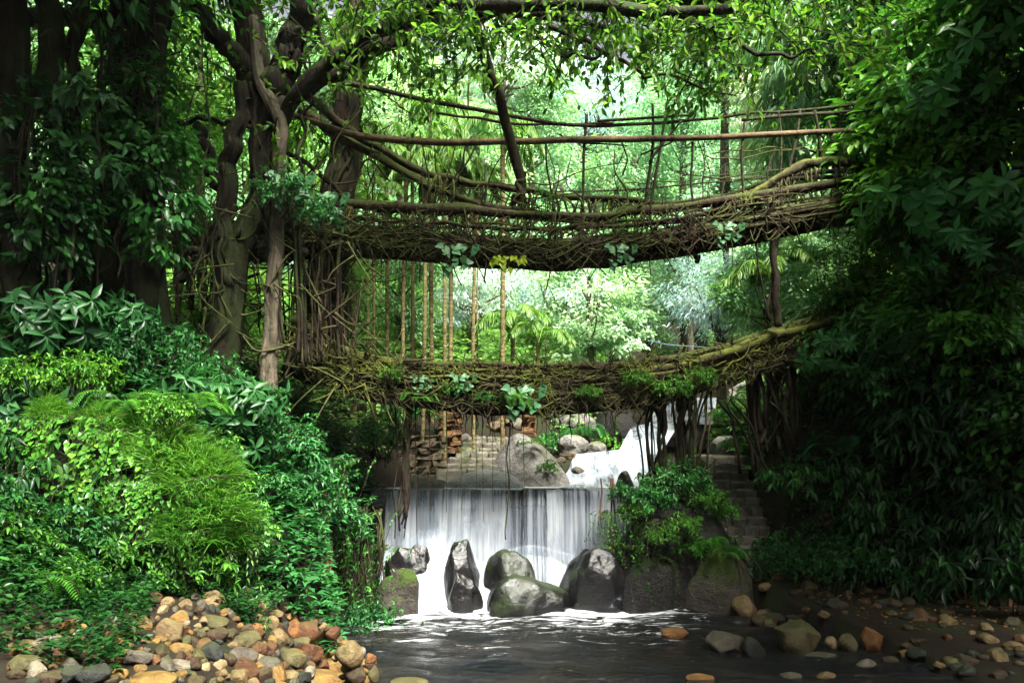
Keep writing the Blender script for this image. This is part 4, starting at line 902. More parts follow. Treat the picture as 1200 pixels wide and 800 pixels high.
# ---- background trees, each standing on the slope
RG_=None
TG='trees on the slopes behind the bridges'
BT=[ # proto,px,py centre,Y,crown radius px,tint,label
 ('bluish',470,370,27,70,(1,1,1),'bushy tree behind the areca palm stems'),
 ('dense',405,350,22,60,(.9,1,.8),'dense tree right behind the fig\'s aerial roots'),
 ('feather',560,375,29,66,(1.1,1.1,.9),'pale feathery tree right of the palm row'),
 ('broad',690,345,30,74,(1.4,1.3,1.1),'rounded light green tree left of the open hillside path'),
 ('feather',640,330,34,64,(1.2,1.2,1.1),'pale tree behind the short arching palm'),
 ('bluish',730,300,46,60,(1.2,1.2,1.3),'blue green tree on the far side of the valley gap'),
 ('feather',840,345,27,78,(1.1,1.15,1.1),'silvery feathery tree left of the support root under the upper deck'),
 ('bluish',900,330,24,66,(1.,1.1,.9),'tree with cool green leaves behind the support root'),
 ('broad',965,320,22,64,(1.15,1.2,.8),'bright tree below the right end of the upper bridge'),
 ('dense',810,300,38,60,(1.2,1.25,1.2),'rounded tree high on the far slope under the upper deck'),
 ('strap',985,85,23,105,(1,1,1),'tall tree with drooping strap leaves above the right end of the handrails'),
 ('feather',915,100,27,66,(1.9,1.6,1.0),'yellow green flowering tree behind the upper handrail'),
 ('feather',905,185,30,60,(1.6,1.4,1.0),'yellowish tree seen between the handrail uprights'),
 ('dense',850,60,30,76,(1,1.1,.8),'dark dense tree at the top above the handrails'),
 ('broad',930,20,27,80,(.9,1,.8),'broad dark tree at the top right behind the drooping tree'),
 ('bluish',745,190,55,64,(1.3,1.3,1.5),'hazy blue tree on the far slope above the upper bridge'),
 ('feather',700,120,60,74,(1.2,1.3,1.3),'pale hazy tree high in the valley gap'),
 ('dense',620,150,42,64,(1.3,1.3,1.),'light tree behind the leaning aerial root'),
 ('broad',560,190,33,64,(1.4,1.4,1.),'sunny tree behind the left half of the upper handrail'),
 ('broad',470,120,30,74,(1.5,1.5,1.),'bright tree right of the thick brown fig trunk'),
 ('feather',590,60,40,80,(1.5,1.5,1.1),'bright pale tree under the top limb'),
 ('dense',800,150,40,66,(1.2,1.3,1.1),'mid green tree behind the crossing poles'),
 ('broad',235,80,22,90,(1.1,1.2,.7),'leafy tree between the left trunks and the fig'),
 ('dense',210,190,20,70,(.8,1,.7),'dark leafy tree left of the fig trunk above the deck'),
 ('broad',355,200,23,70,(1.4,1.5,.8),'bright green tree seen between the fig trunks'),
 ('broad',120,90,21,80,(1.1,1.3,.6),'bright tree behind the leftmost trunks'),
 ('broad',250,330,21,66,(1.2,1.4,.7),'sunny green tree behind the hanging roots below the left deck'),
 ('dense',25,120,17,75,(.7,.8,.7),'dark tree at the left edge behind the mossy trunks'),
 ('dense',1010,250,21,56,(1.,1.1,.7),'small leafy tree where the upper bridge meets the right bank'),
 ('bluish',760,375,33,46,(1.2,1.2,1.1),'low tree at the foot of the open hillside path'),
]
BASE=G(broad=(5.2,2.6),dense=(5.,2.6),feather=(5.4,2.6),bluish=(5.,2.5),strap=(6.5,2.6),layered=(3.6,2.1),weeping=(3.2,1.9))
def plant_tree(kind,px,py,Y,rpx,tint,label,group,rz=None):
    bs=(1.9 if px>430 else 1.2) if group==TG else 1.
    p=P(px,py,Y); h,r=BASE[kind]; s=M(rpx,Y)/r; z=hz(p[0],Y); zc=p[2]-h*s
    o=clone(TP[kind],(p[0],Y,zc),px*.37 if rz is None else rz,s,label,group,((tint[0]*bs*(2.4 if kind in('bluish','strap') else 2.1),tint[1]*bs*1.5,tint[2]*bs*(1.5 if kind in('bluish','strap') else 6.)) if bs>1.5 else tuple(bs*v for v in tint)))  # background leaf tints lifted and paled to imitate bright mist
    gap=zc-z
    if gap>.15:                                        # longer trunk where the slope lies lower
        a=Acc(); tube(a,crv([A(0,0,-gap/s-.4),A(.06,.03,-gap/s*.5),A(0,0,.2)],14),[.15,.13,.12],9,.5,.12,R0(3)); obj('lower_trunk',a,BARK if group==RG_ else BARKB,o)
    elif zc<z-1.5*s: o.location.z=z-1.5*s-0*s
    return o
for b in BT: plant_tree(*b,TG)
# ---- right bank masses
RG_='leafy trees crowding the right bank'  # tints brighter up top, dark below: light and shade put into leaf colour
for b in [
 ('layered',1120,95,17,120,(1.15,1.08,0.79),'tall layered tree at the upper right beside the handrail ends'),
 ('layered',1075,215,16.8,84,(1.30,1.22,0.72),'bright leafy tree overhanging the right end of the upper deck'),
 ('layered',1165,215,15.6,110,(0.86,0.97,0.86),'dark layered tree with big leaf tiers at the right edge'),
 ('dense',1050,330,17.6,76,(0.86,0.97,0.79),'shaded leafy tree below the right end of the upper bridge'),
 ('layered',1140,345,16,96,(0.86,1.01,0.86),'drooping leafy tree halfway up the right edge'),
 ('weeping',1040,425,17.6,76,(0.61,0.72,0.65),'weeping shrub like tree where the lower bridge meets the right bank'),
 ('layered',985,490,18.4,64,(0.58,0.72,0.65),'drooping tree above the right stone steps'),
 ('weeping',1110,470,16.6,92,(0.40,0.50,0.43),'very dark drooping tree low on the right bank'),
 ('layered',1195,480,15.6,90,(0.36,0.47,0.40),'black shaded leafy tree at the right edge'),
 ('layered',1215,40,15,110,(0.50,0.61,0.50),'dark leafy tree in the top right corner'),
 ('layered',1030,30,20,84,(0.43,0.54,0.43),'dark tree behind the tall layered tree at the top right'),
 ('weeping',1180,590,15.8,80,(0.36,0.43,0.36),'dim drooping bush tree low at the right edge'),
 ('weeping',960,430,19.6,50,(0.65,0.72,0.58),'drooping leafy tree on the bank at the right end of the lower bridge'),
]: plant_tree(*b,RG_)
# ---- left dark trunks
def left_tree(pts,rad,mat,label,leafseed,lc,lr,tint,n=60):
    t=empty('jungle_tree',(0,0,0),label,'tree','dark trunks on the left bank'); rng=R0(leafseed)
    trunk('trunk',t,mat,pts,rad,rng,10,44,.04)
    for k in range(6):
        q=pts[0]; x=q[0]+rng.uniform(-70,60); r=rng.uniform(.012,.03); part('hanging_root',t,mat,[P(x+rng.normal(0,12),rng.uniform(-30,150),q[2]-.3),P(x+rng.normal(0,8),220,q[2]-.3),P(x,rng.uniform(320,400),q[2]-.3)],[r*.7,r,r],5,26,rng,.06)
    aL=Acc(); cc=crown(aL,P(*lc),(lr,lr,lr*.8),n,60,.2,.45,rng); o=obj('crown',aL,LF['deep'],t); o.color=(*tint,1)
    aR=Acc(); branches(aR,P(*pts[-1]),cc[:9],rng,.06); obj('branch',aR,mat,t)['kind']='stuff'
    settle(t,P(*pts[0]))
left_tree([(88,420,13),(84,330,13),(80,240,13),(66,120,13),(56,40,13),(50,-60,13)],[.2,.16,.14,.15,.16,.16],BARK,'leftmost mossy trunk leaning towards the left edge',1,(20,-170,12),2.6,(1,1,1))
left_tree([(88,360,13.5),(86,240,13.5),(86,120,13.5),(90,40,13.5),(97,-60,13.5)],[.15,.12,.11,.12,.12],BARKB,'thin upright trunk with pale bark flakes left of the paired trunks',2,(95,-190,13),2.4,(1,1,1))
left_tree([(150,400,14.5),(142,260,14.5),(137,140,14.5),(138,40,14.5),(139,-60,14.5)],[.15,.11,.11,.11,.12],BARKB,'slim straight trunk left of the thick brown one',3,(140,-200,14),2.6,(1,1,1))
left_tree([(180,420,14),(172,300,14),(170,200,14),(176,100,14),(185,20,14),(190,-70,14)],[.4,.28,.24,.2,.2,.21],BARK,'thick brown trunk nearest the fig on the left bank',4,(190,-210,14),3.0,(1,1,1))
left_tree([(128,420,14.4),(118,330,14.4),(128,250,14.4),(156,160,14.4),(165,60,14.4),(160,-60,14.4)],[.62,.5,.42,.24,.2,.2],BARK,'black buttressed trunk in the deep shade of the left bank',5,(100,-150,12.5),3.2,(1,1,1))
left_tree([(30,420,12.5),(22,300,12.5),(14,150,12.5),(10,-60,12.5)],[.3,.26,.24,.24],BARK,'dark trunk at the left edge half hidden by leaves',6,(-60,-130,11),3.,(1,1,1))
a=Acc(); tube(a,crv([P(-20,22,15),P(60,20,15),P(100,22,15),P(150,22,15)],24)+wob(24,R0(1),.03,6),.17,9); tag(obj('fallen_log',a,BARK),'dark horizontal log lodged between the left trunks','log')
# canopy trees added beside and behind the view to shade banks and block sky
def canopy(label,base,c,R,n,seed,tint,lean=0):
    t=empty('added_shade_tree',(0,0,0),label,'tree','shade trees added around the view'); rng=R0(seed); aB,aL=Acc(),Acc(); base=np.array([*base,hz(*base)-.4]); c=np.array(c,float)
    tube(aB,crv([base,(base+c)/2+A(lean,0,0),c],24),[.4,.3,.2],10,.5,.1,rng); cc=crown(aL,c,R,n,70,.34,.5,rng,.5,.3,inner=.2); branches(aB,(base*.3+c*.7),cc[:14],rng,.1)
    obj('trunk',aB,BARK,t); obj('crown',aL,LF['deep'],t).color=(*tint,1); settle(t,base)
canopy('tall shade tree added over the dark right shore',(13.5,10.),(10.8,11.,12.6),(4.4,4.6,2.2),120,501,(1,1,1))
canopy('second shade tree added over the right shore nearer the water',(13.5,5.),(9.,6.,12.8),(4.4,4.5,2.4),90,502,(1,1,1))
canopy('broad crowned unseen shade tree added behind the viewpoint',(5.5,-6.),(3.5,-6.,9.5),(6.,4.,3.2),90,505,(1,1,1))
canopy('unseen shade tree added behind the viewpoint on the left',(-8,-5.),(-6.,-5.,9.),(6.,4.,3.2),90,506,(1,1,1))
canopy('tall shade tree added over the dark left bank',(-12.5,9),(-8.3,9.3,13.4),(4.4,4.2,2.6),100,504,(1,1,1))
# ---------------------------------------------------------------- shrubs, ferns, grass, creepers
def shrub(name,leafm,seed,ns=14,h=1.,sp=.8,L=.16,W=.4,tmpl=LANCE,whorl=0,nl=14,droop=.35,sub=3):
    rng=R0(seed); t=empty(name); aL,aB=Acc(),Acc()
    for k in range(ns):
        az=rng.uniform(0,6.28); q=rng.random()**.6; hh=h*(1.1-.55*q)*rng.uniform(.7,1.1); d=A(math.cos(az),math.sin(az),0)*sp*q
        c=crv([A(0,0,0)+d*.4+rng.normal(0,.08,3),d*.65+A(0,0,hh*.6),d+A(0,0,hh)],12); tube(aB,c,[.009,.004],4)
        ends=[(c,5)]
        for j in range(sub):
            b=c[rng.integers(5,11)]; e=b+nrm(d/ max(sp,.1)+rng.normal(0,.6,3)+A(0,0,.25))*h*.38; cc=crv([b,(b+e)/2+A(0,0,.05),e],7); tube(aB,cc,[.008,.003],3); ends.append((cc,2))
        for cc,i0 in ends:
            if whorl:
                e=cc[-1]; ax=nrm(cc[-1]-cc[-2]); aa=np.arange(whorl)*6.283/whorl+rng.random(); o1=nrm(np.cross(ax,A(.3,.2,1.))); o2=np.cross(ax,o1)
                dd=o1*np.cos(aa)[:,None]+o2*np.sin(aa)[:,None]+ax*.25+A(0,0,-droop*.6); leaves(aL,np.repeat(e[None],whorl,0),dd,ax+A(0,0,.6),L*rng.uniform(.75,1.1,whorl),L*W,tmpl,np.clip(rng.random()*.6+rng.random(whorl)*.4,0,1))
            else:
                i=rng.integers(i0,len(cc),nl); tg=nrm(cc[-1]-cc[0]); dd=tg*.6+rng.normal(0,.75,(nl,3))+A(0,0,-droop); leaves(aL,cc[i],dd,A(0,0,1)+rng.normal(0,.35,(nl,3)),L*rng.uniform(.6,1.25,nl),L*W,tmpl,rng.random(nl))
    obj('foliage',aL,leafm,t)['tintable']=1; obj('stem',aB,BARKB,t); return t
def fern(seed,leafm=None,nf=14,fl=.7):
    rng=R0(seed); t=empty('fern'); aL=Acc(); aB=Acc()
    for k in range(nf):
        az=rng.uniform(0,6.28); e=rng.uniform(.3,1.); d=A(math.cos(az),math.sin(az),0); l=fl*rng.uniform(.7,1.1)
        c=crv([A(0,0,0),d*l*.4+A(0,0,l*.5*e),d*l*.8+A(0,0,l*.45*e),d*l+A(0,0,l*(.2*e-.1))],22); tube(aB,c,[.006,.003],3); T=nrm(np.gradient(c,axis=0)); i=np.arange(3,22)
        for sg in (-1,1):
            sd=nrm(np.cross(T[i],A(0,0,1)))*sg+T[i]*.35; leaves(aL,c[i],sd,A(0,0,1)+0*sd,l*.26*np.sin(np.pi*(i-1)/23)**.7,.034*l/.7,KITE,rng.random()*.5+rng.random(len(i))*.4)
    obj('foliage',aL,leafm or LF['lush'],t)['tintable']=1; obj('stem',aB,BARKB,t); return t
def grass_tuft(seed,n=1500,r=.5,L=.30,leafm=None):
    rng=R0(seed); t=empty('grass_clump'); aL=Acc(); az=rng.uniform(0,6.28,n); q=rng.random(n)**.5; b=np.stack([np.cos(az)*r*q,np.sin(az)*r*q,-.55*r*2*q*q+.1*r*np.sin(3*az)*q],1)
    Lr=L*np.where(rng.random(n)<.25,rng.uniform(.9,1.5,n),rng.uniform(.35,.9,n)); d=np.stack([np.cos(az)*(.15+.5*q),np.sin(az)*(.15+.5*q),1-.25*q],1)+rng.normal(0,.38,(n,3)); leaves(aL,b,d,np.stack([-np.cos(az)*.0,0*az,0*az+1],1)+d*.0+rng.normal(0,.2,(n,3))+A(0,-.3,0),Lr,.014,BLADE,rng.random(n))
    o=obj('foliage',aL,leafm or LF['grass'],t); o['tintable']=1; return t
def creeper(seed,leafm,L=.09,tmpl=HEART,n=26,ln=1.4,droop=.9,W=.9,m=16):
    """hanging strands with leaves facing out"""
    rng=R0(seed); t=empty('creeper'); aL,aB=Acc(),Acc()
    for k in range(n):
        x=rng.normal(0,.45); l=ln*rng.uniform(.35,1.); c=crv([A(x,.1,.05),A(x+rng.normal(0,.08),-.22,-.12*l),A(x+rng.normal(0,.12),-.28,-.6*l),A(x+rng.normal(0,.16),-.2,-l)],18); tube(aB,c,[.006,.003],3)
        i=rng.integers(1,18,m); dd=A(0,-.5,-droop)+rng.normal(0,.5,(m,3)); leaves(aL,c[i],dd,A(0,-1,.55)+rng.normal(0,.3,(m,3)),L*rng.uniform(.5,1.3,m),L*W,tmpl,np.clip(rng.random()*.5+rng.random(m)*.5,0,1))
    obj('foliage',aL,leafm,t)['tintable']=1; obj('stem',aB,BARKB,t); return t
SP=G(
 whorl=shrub('large_leaf_shrub',LF['cool'],601,18,1.0,.95,.25,.36,LANCE,7,0,.9,3),
 whorl2=shrub('large_leaf_shrub',LF['cool'],602,9,.9,.8,.30,.42,OVAL,6,0,.4,2),
 medium=shrub('leafy_shrub',LF['cool'],603,22,.9,.8,.13,.42,LANCE,0,13),
 fine=shrub('fine_leaf_shrub',LF['cool'],604,34,.9,.85,.085,.42,LANCE,0,17),
 bright=shrub('leafy_shrub',LF['lush'],605,24,.7,.7,.12,.36,LANCE,0,13),
 droopy=shrub('drooping_shrub',LF['deep'],606,20,1.1,1.0,.20,.28,LANCE,0,13,1.0),
 broad=shrub('broad_leaf_shrub',LF['vine'],607,8,.8,.7,.26,.55,HEART,0,5,.6,2),
 fern=fern(611), fern2=fern(612,LF['cool'],12,.9),
 grass=grass_tuft(613), grass2=grass_tuft(614,420,.3,.42,LF['lush']),
 creep=creeper(615,LF['lush']), creepfine=creeper(616,LF['lush'],.085,LANCE,34,1.5,.8,.34), creepbig=creeper(617,LF['vine'],.26,HEART,5,.9,.9,.85,4), yell=creeper(618,LF['yellow'],.2,HEART,5,.45,.7,.8,6),
)
def pl(kind,px,py,Y,s,label,group,tint=(1,1,1),rz=None,z='g'):
    """px,py: where the plant's middle shows; it stands on the ground there unless z is 'p' (growing on a rock, root or bank face)"""
    p=P(px,py,Y); z0=hz(p[0],Y)-.05 if z=='g' else p[2]
    return clone(SP[kind],(p[0],Y,z0),px*.61 if rz is None else rz,s,label,group,tint)
def column(seed,leafm,n=34,lpc=30):
    rng=R0(seed); t=empty('climbing_plant'); aL,aB=Acc(),Acc(); cc=crown(aL,A(0,0,.3),(.5,.5,.95),n,lpc,.12,.5,rng,.5,.6,OVAL,.3,-.95,.6)
    for k in range(6): x=rng.normal(0,.15,3); tube(aB,crv([A(x[0],.1,-.8),A(x[1],-.1,.2),A(x[2],.1,1.2)],12),.008,4)
    obj('foliage',aL,leafm,t)['tintable']=1; obj('stem',aB,BARKB,t); return t
SP['column']=column(621,LF['deep'])
LG='shrubs covering the left bank'
for a_ in [
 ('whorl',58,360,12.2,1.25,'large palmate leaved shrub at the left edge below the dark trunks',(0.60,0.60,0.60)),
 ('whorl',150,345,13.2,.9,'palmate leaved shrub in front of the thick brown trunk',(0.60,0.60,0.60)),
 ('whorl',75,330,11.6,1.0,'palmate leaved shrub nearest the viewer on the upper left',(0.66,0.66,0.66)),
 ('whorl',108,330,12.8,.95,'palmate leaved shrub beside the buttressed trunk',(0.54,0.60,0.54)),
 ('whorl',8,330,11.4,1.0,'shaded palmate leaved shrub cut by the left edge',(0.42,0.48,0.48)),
 ('whorl',262,475,12.6,1.0,'big bluish whorl leaved shrub in the middle of the left bank',(0.66,0.66,0.60)),
 ('whorl',215,500,11.9,.7,'smaller whorl leaved shrub at the top of the grassy boulder',(0.60,0.60,0.60)),
 ('whorl2',292,520,12.3,.75,'broad leaved shrub below the big bluish one',(0.60,0.60,0.60)),
 ('whorl2',440,490,15.2,.85,'whorl leaved shrub overhanging the stream at the bridge\'s left end',(0.72,0.72,0.66)),
 ('whorl2',250,300,15.3,.5,'small pale whorl plant between the hanging roots',(0.72,0.72,0.84)),
 ('whorl2',268,340,15.0,.45,'pale leafy sprig under the hanging roots at the slope top',(0.72,0.72,0.84)),
 ('medium',170,400,14,1.2,'leafy shrub at the top of the left slope',(.9,1,.9)),
 ('fine',215,410,14,1.2,'fine leaved shrub on the slope below the thick brown trunk',(1,1,.9)),
 ('fine',268,425,14.4,1.15,'fine leaved shrub on the slope under the fig roots',(1.05,1.05,.9)),
 ('fine',315,445,14.6,1.15,'fine leaved shrub in front of the pale fig stem',(1.1,1.1,.9)),
 ('fine',352,480,14.6,1.2,'fine leaved shrub on the slope left of the bridge foot',(1.1,1.1,1)),
 ('medium',385,510,14.9,1.1,'leafy shrub near the bridge foot',(1.1,1.1,1.05)),
 ('fine',420,540,15.2,1.0,'fine leaved shrub leaning over the pool',(1.05,1.05,1.1)),
 ('medium',330,540,13.6,1.2,'leafy shrub in the middle of the lower slope',(.95,1,1)),
 ('medium',372,580,14.2,1.0,'leafy shrub above the reddish root curtain',(.95,1,1)),
 ('fine',300,590,12.8,1.1,'fine leaved shrub behind the grass tuft',(.9,1,.95)),
 ('medium',345,620,13.2,.9,'leafy shrub left of the reddish root curtain',(.9,1,.9)),
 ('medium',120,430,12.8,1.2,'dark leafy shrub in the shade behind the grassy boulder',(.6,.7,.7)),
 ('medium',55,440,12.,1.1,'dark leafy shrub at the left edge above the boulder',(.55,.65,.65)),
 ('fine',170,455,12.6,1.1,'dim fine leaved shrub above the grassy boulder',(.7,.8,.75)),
 ('medium',310,660,12.2,.6,'leafy plant at the back of the stone pile',(1.1,1.1,.9)),
 ('medium',425,620,15.6,.8,'dark leafy bush over the mossy rocks by the pool',(.9,1,1)),
 ('fine',445,575,15.9,.8,'bushy overhang next to the left prop roots',(.95,1,1)),
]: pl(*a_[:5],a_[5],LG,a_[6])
# bank-face drapery (grows out of the steep bank)
for px,py,Y,s,l,t_ in [(405,600,15.2,1.2,'leafy creepers draping the bank left of the prop roots',(.8,1,1)),(440,640,15.8,.9,'creepers hanging over the mossy rocks at the pool',(.7,.9,.9)),(320,600,13,1.2,'creepers draping the bank behind the stone pile',(.8,1,.9)),(380,540,14.9,1.2,'creeper curtain on the bank beneath the bridge foot',(.85,1,1)),(350,560,14.,1.1,'creeper strands over the reddish root curtain',(.85,1,1))]:
    pl('creepfine',px,py,Y,s,l,'creepers draping the left bank',t_,-.5,'p')
MG='plants on the boulder behind the stone pile'
for k,(px,py,s_,l) in enumerate([(120,478,.5,'small bright grass tuft at the left of the boulder top'),(60,470,.45,'small grass tuft at the upper left edge of the boulder'),(160,520,.5,'pale grass tuft hanging left of the big bright one'),(268,600,.55,'grass tuft low on the right shoulder of the boulder'),(195,545,.5,'small grass tuft under the crown grass of the boulder'),(255,530,.5,'grass tuft leaning off the right top of the boulder')]):
    pl('grass',px,py,10.5,s_,l,MG,[(1.3,1.2,1.1),(1.1,1.1,.8),(1.5,1.3,1.4)][k%3],None,'p')
for a_ in [
 ('grass',205,508,10.50,0.87,'bright grass tuft on the crown of the boulder',(1.15,1.1,1.)),
 ('grass',232,535,10.30,0.91,'sunlit grass spilling over the right shoulder of the boulder',(1.2,1.15,1.)),
 ('grass',252,572,10.15,0.79,'long grass hanging down the right side of the boulder',(1.2,1.2,1.1)),
 ('grass',170,490,10.95,.9,'grass tuft at the top left of the bright grass',(.9,1,.9)),
 ('grass',222,600,9.95,0.72,'lower tuft of grass above the creepers on the boulder',(.85,.95,.8)),
 ('grass2',262,620,10.25,.9,'arching green blades at the right foot of the boulder',(1,1,1)),
 ('grass2',70,640,10.15,.9,'thin bladed tuft on the dark left face of the boulder',(.7,.8,.7)),
 ('grass2',55,700,9.85,.9,'dim grass clump beside the far left stones',(.6,.7,.6)),
 ('grass2',120,610,10.15,.7,'narrow leaved tuft in the middle of the boulder face',(.8,.9,.8)),
 ('bright',35,470,10.95,.8,'bright leafy plant on top of the boulder at the left edge',(1.1,1.1,.9)),
 ('bright',100,465,11.05,.8,'bright leafy plant on the boulder top beside the grass',(1.1,1.1,.9)),
 ('fern',150,480,10.85,.9,'fern on the boulder top behind the bright grass',(1,1,1)),
 ('bright',280,640,10.85,.8,'bright leafy plant between the boulder and the reddish roots',(1,1,1)),
 ('bright',250,665,10.55,.6,'leafy plant just behind the top of the stone pile',(1,1,1)),
 ('bright',190,680,10.35,.6,'leafy plant behind the left slope of the pile',(.85,.95,.9)),
]: pl(*a_[:5],a_[5],MG,a_[6],None,'p')
for k,(kind,px,py,s,l,tn) in enumerate([
 ('creep',120,505,.9,'heart leaved creeper hanging on the left half of the boulder',(1.3,1.2,.9)),
 ('creep',60,490,.9,'heart leaved creeper at the upper left of the boulder',(1.1,1.1,.9)),
 ('creep',150,560,.8,'heart leaved creeper in the middle of the boulder',(1.1,1.1,.9)),
 ('creepfine',150,620,1.1,'narrow leaved creeper covering the lower middle of the boulder',(1.,1.,.9)),
 ('creepfine',200,610,1.1,'narrow leaved creeper on the lower right face of the boulder',(1.05,1.05,.9)),
 ('creepfine',105,640,1.,'narrow leaved creeper on the lower left face of the boulder',(.85,.95,.85)),
 ('creepfine',245,640,.9,'narrow leaved creeper reaching down to the pile top',(1.,1.,.9)),
 ('creepfine',60,620,1.,'dim narrow leaved creeper at the left edge of the boulder',(.6,.7,.6)),
 ('creepfine',180,560,.9,'narrow leaved creeper under the bright grass',(1.,1.,.9)),
 ('creepfine',20,560,1.,'dark creeper hanging at the frame edge of the boulder',(.5,.6,.5)),
 ('creep',185,530,.7,'heart leaved creeper crossing the bright grass',(1.1,1.1,.9)),
 ('creep',235,590,.7,'heart leaved creeper at the right shoulder of the boulder below the grass',(1.1,1.1,.9)),
 ('creepfine',225,560,.8,'narrow leaved creeper between the grass tufts',(1.,1.,.9)),
 ('creepbig',110,540,.7,'pale large leaved vine on the face of the boulder',(1.2,1.3,.7)),
]): pl(kind,px,py,10.35-.2*(py>600),s,l,MG,tuple((1.0 if kind=='creep' else .7)*v for v in tn),(px-130)*.004,'p')
 
for a_ in [('fern',15,700,9.7,.9,'dim fern at the left edge above the far left stones',(.6,.7,.6)),('fern',70,715,9.6,.8,'dark fern behind the greenish far left stone',(.6,.7,.6)),('bright',120,705,9.7,.8,'dark leafy plant behind the left end of the pile',(.5,.6,.5)),('bright',30,735,9.0,.6,'low dark plant at the left edge beside the pile',(.45,.55,.45)),('bright',165,690,10.,.8,'leafy plant behind the left slope of the pile under the creepers',(.6,.7,.6)),('fern',95,745,9.,.5,'small fern at the left end of the pile',(.6,.7,.55)),('fern',40,740,8.6,.8,'dark fern in the bottom left corner above the stones',(.55,.65,.5)),('bright',75,735,8.8,.6,'low leafy plant between the far left stones',(.5,.6,.45)),('fern2',110,730,9.0,.6,'dark fern among the stones at the left end of the pile',(.6,.7,.6)),('bright',5,720,9.,.8,'dark leafy plant hugging the bottom left edge',(.45,.55,.45)),('grass2',150,715,9.3,.6,'thin grassy tuft behind the left slope stones',(.6,.7,.6)),('medium',20,690,9.4,.8,'shaded bushy plant at the left edge under the boulder',(.5,.6,.5)),('medium',85,690,9.7,.8,'shaded bushy plant at the boulder foot',(.55,.65,.55)),('medium',190,668,10.3,.7,'leafy plant under the boulder right of the thin tuft',(.8,.9,.7)),('droopy',10,650,10.2,1.,'dark drooping shrub at the left edge of the boulder',(.5,.6,.5)),('bright',225,650,10.1,.9,'leafy plant at the foot of the boulder under the grass',(.7,.8,.6)),('bright',140,655,10.1,.9,'leafy plant low on the boulder face',(.6,.7,.55)),('bright',80,590,10.3,.9,'dark leafy plant in the middle left of the boulder face',(.55,.65,.5))]: pl(*a_[:5],a_[5],MG,a_[6])  # low corner plants tinted dark, their shade carried by leaf colour
# right side
for a_ in [
 ('fern',195,520,10.9,.8,'fern between the bright grass tufts',(1,1,.9)),('bright',240,550,10.7,.7,'leafy plant among the bright grass tufts',(1,1,.9)),('bright',262,590,10.5,.7,'leafy plant below the bright grass at the boulder edge',(.9,1,.9)),('grass2',215,560,10.6,.9,'ragged dark green blades amid the bright grass',(.9,1,.8))]: pl(*a_[:5],a_[5],MG,a_[6],None,'p')
for a_ in [('creep',175,565,10.,.6,'heart leaved creeper hanging in front of the bright grass',(.9,1,.8)),('creep',225,620,9.9,.6,'heart leaved creeper below the bright grass near the stones',(.9,1,.8)),('creepfine',265,560,10.1,.8,'narrow leaved strands over the right side of the bright grass',(.8,.9,.8)),('bright',200,500,10.2,.5,'small leafy plant poking out of the crown of the grass',(1.1,1.1,.9)),('fern',225,480,10.6,.8,'fern leaning over the top of the bright grass',(1,1,.9))]: pl(*a_[:5],a_[5],MG,a_[6],None,'p')
for a_ in [('creepfine',735,640,16.9,1.,'creeper strands over the dark rock at the pool right of the fall'),('creepfine',775,650,16.9,.9,'creeper strands in the middle of the dark rock at the pool'),('creepfine',760,610,17.,1.1,'long creeper on the overgrown boulder below the leafy plants'),('bright',810,655,16.7,.6,'leafy plant between the dark rock and the rounded mossy boulder'),('fern',850,650,16.5,.6,'fern at the right side of the rounded mossy boulder')]: pl(*a_[:5],a_[5],'plants on the rocks right of the fall',(.6,.75,.5),None,'p')
RS='shrubs on the right bank'  # bright upper and near black lower tints paint the bank's light and shade
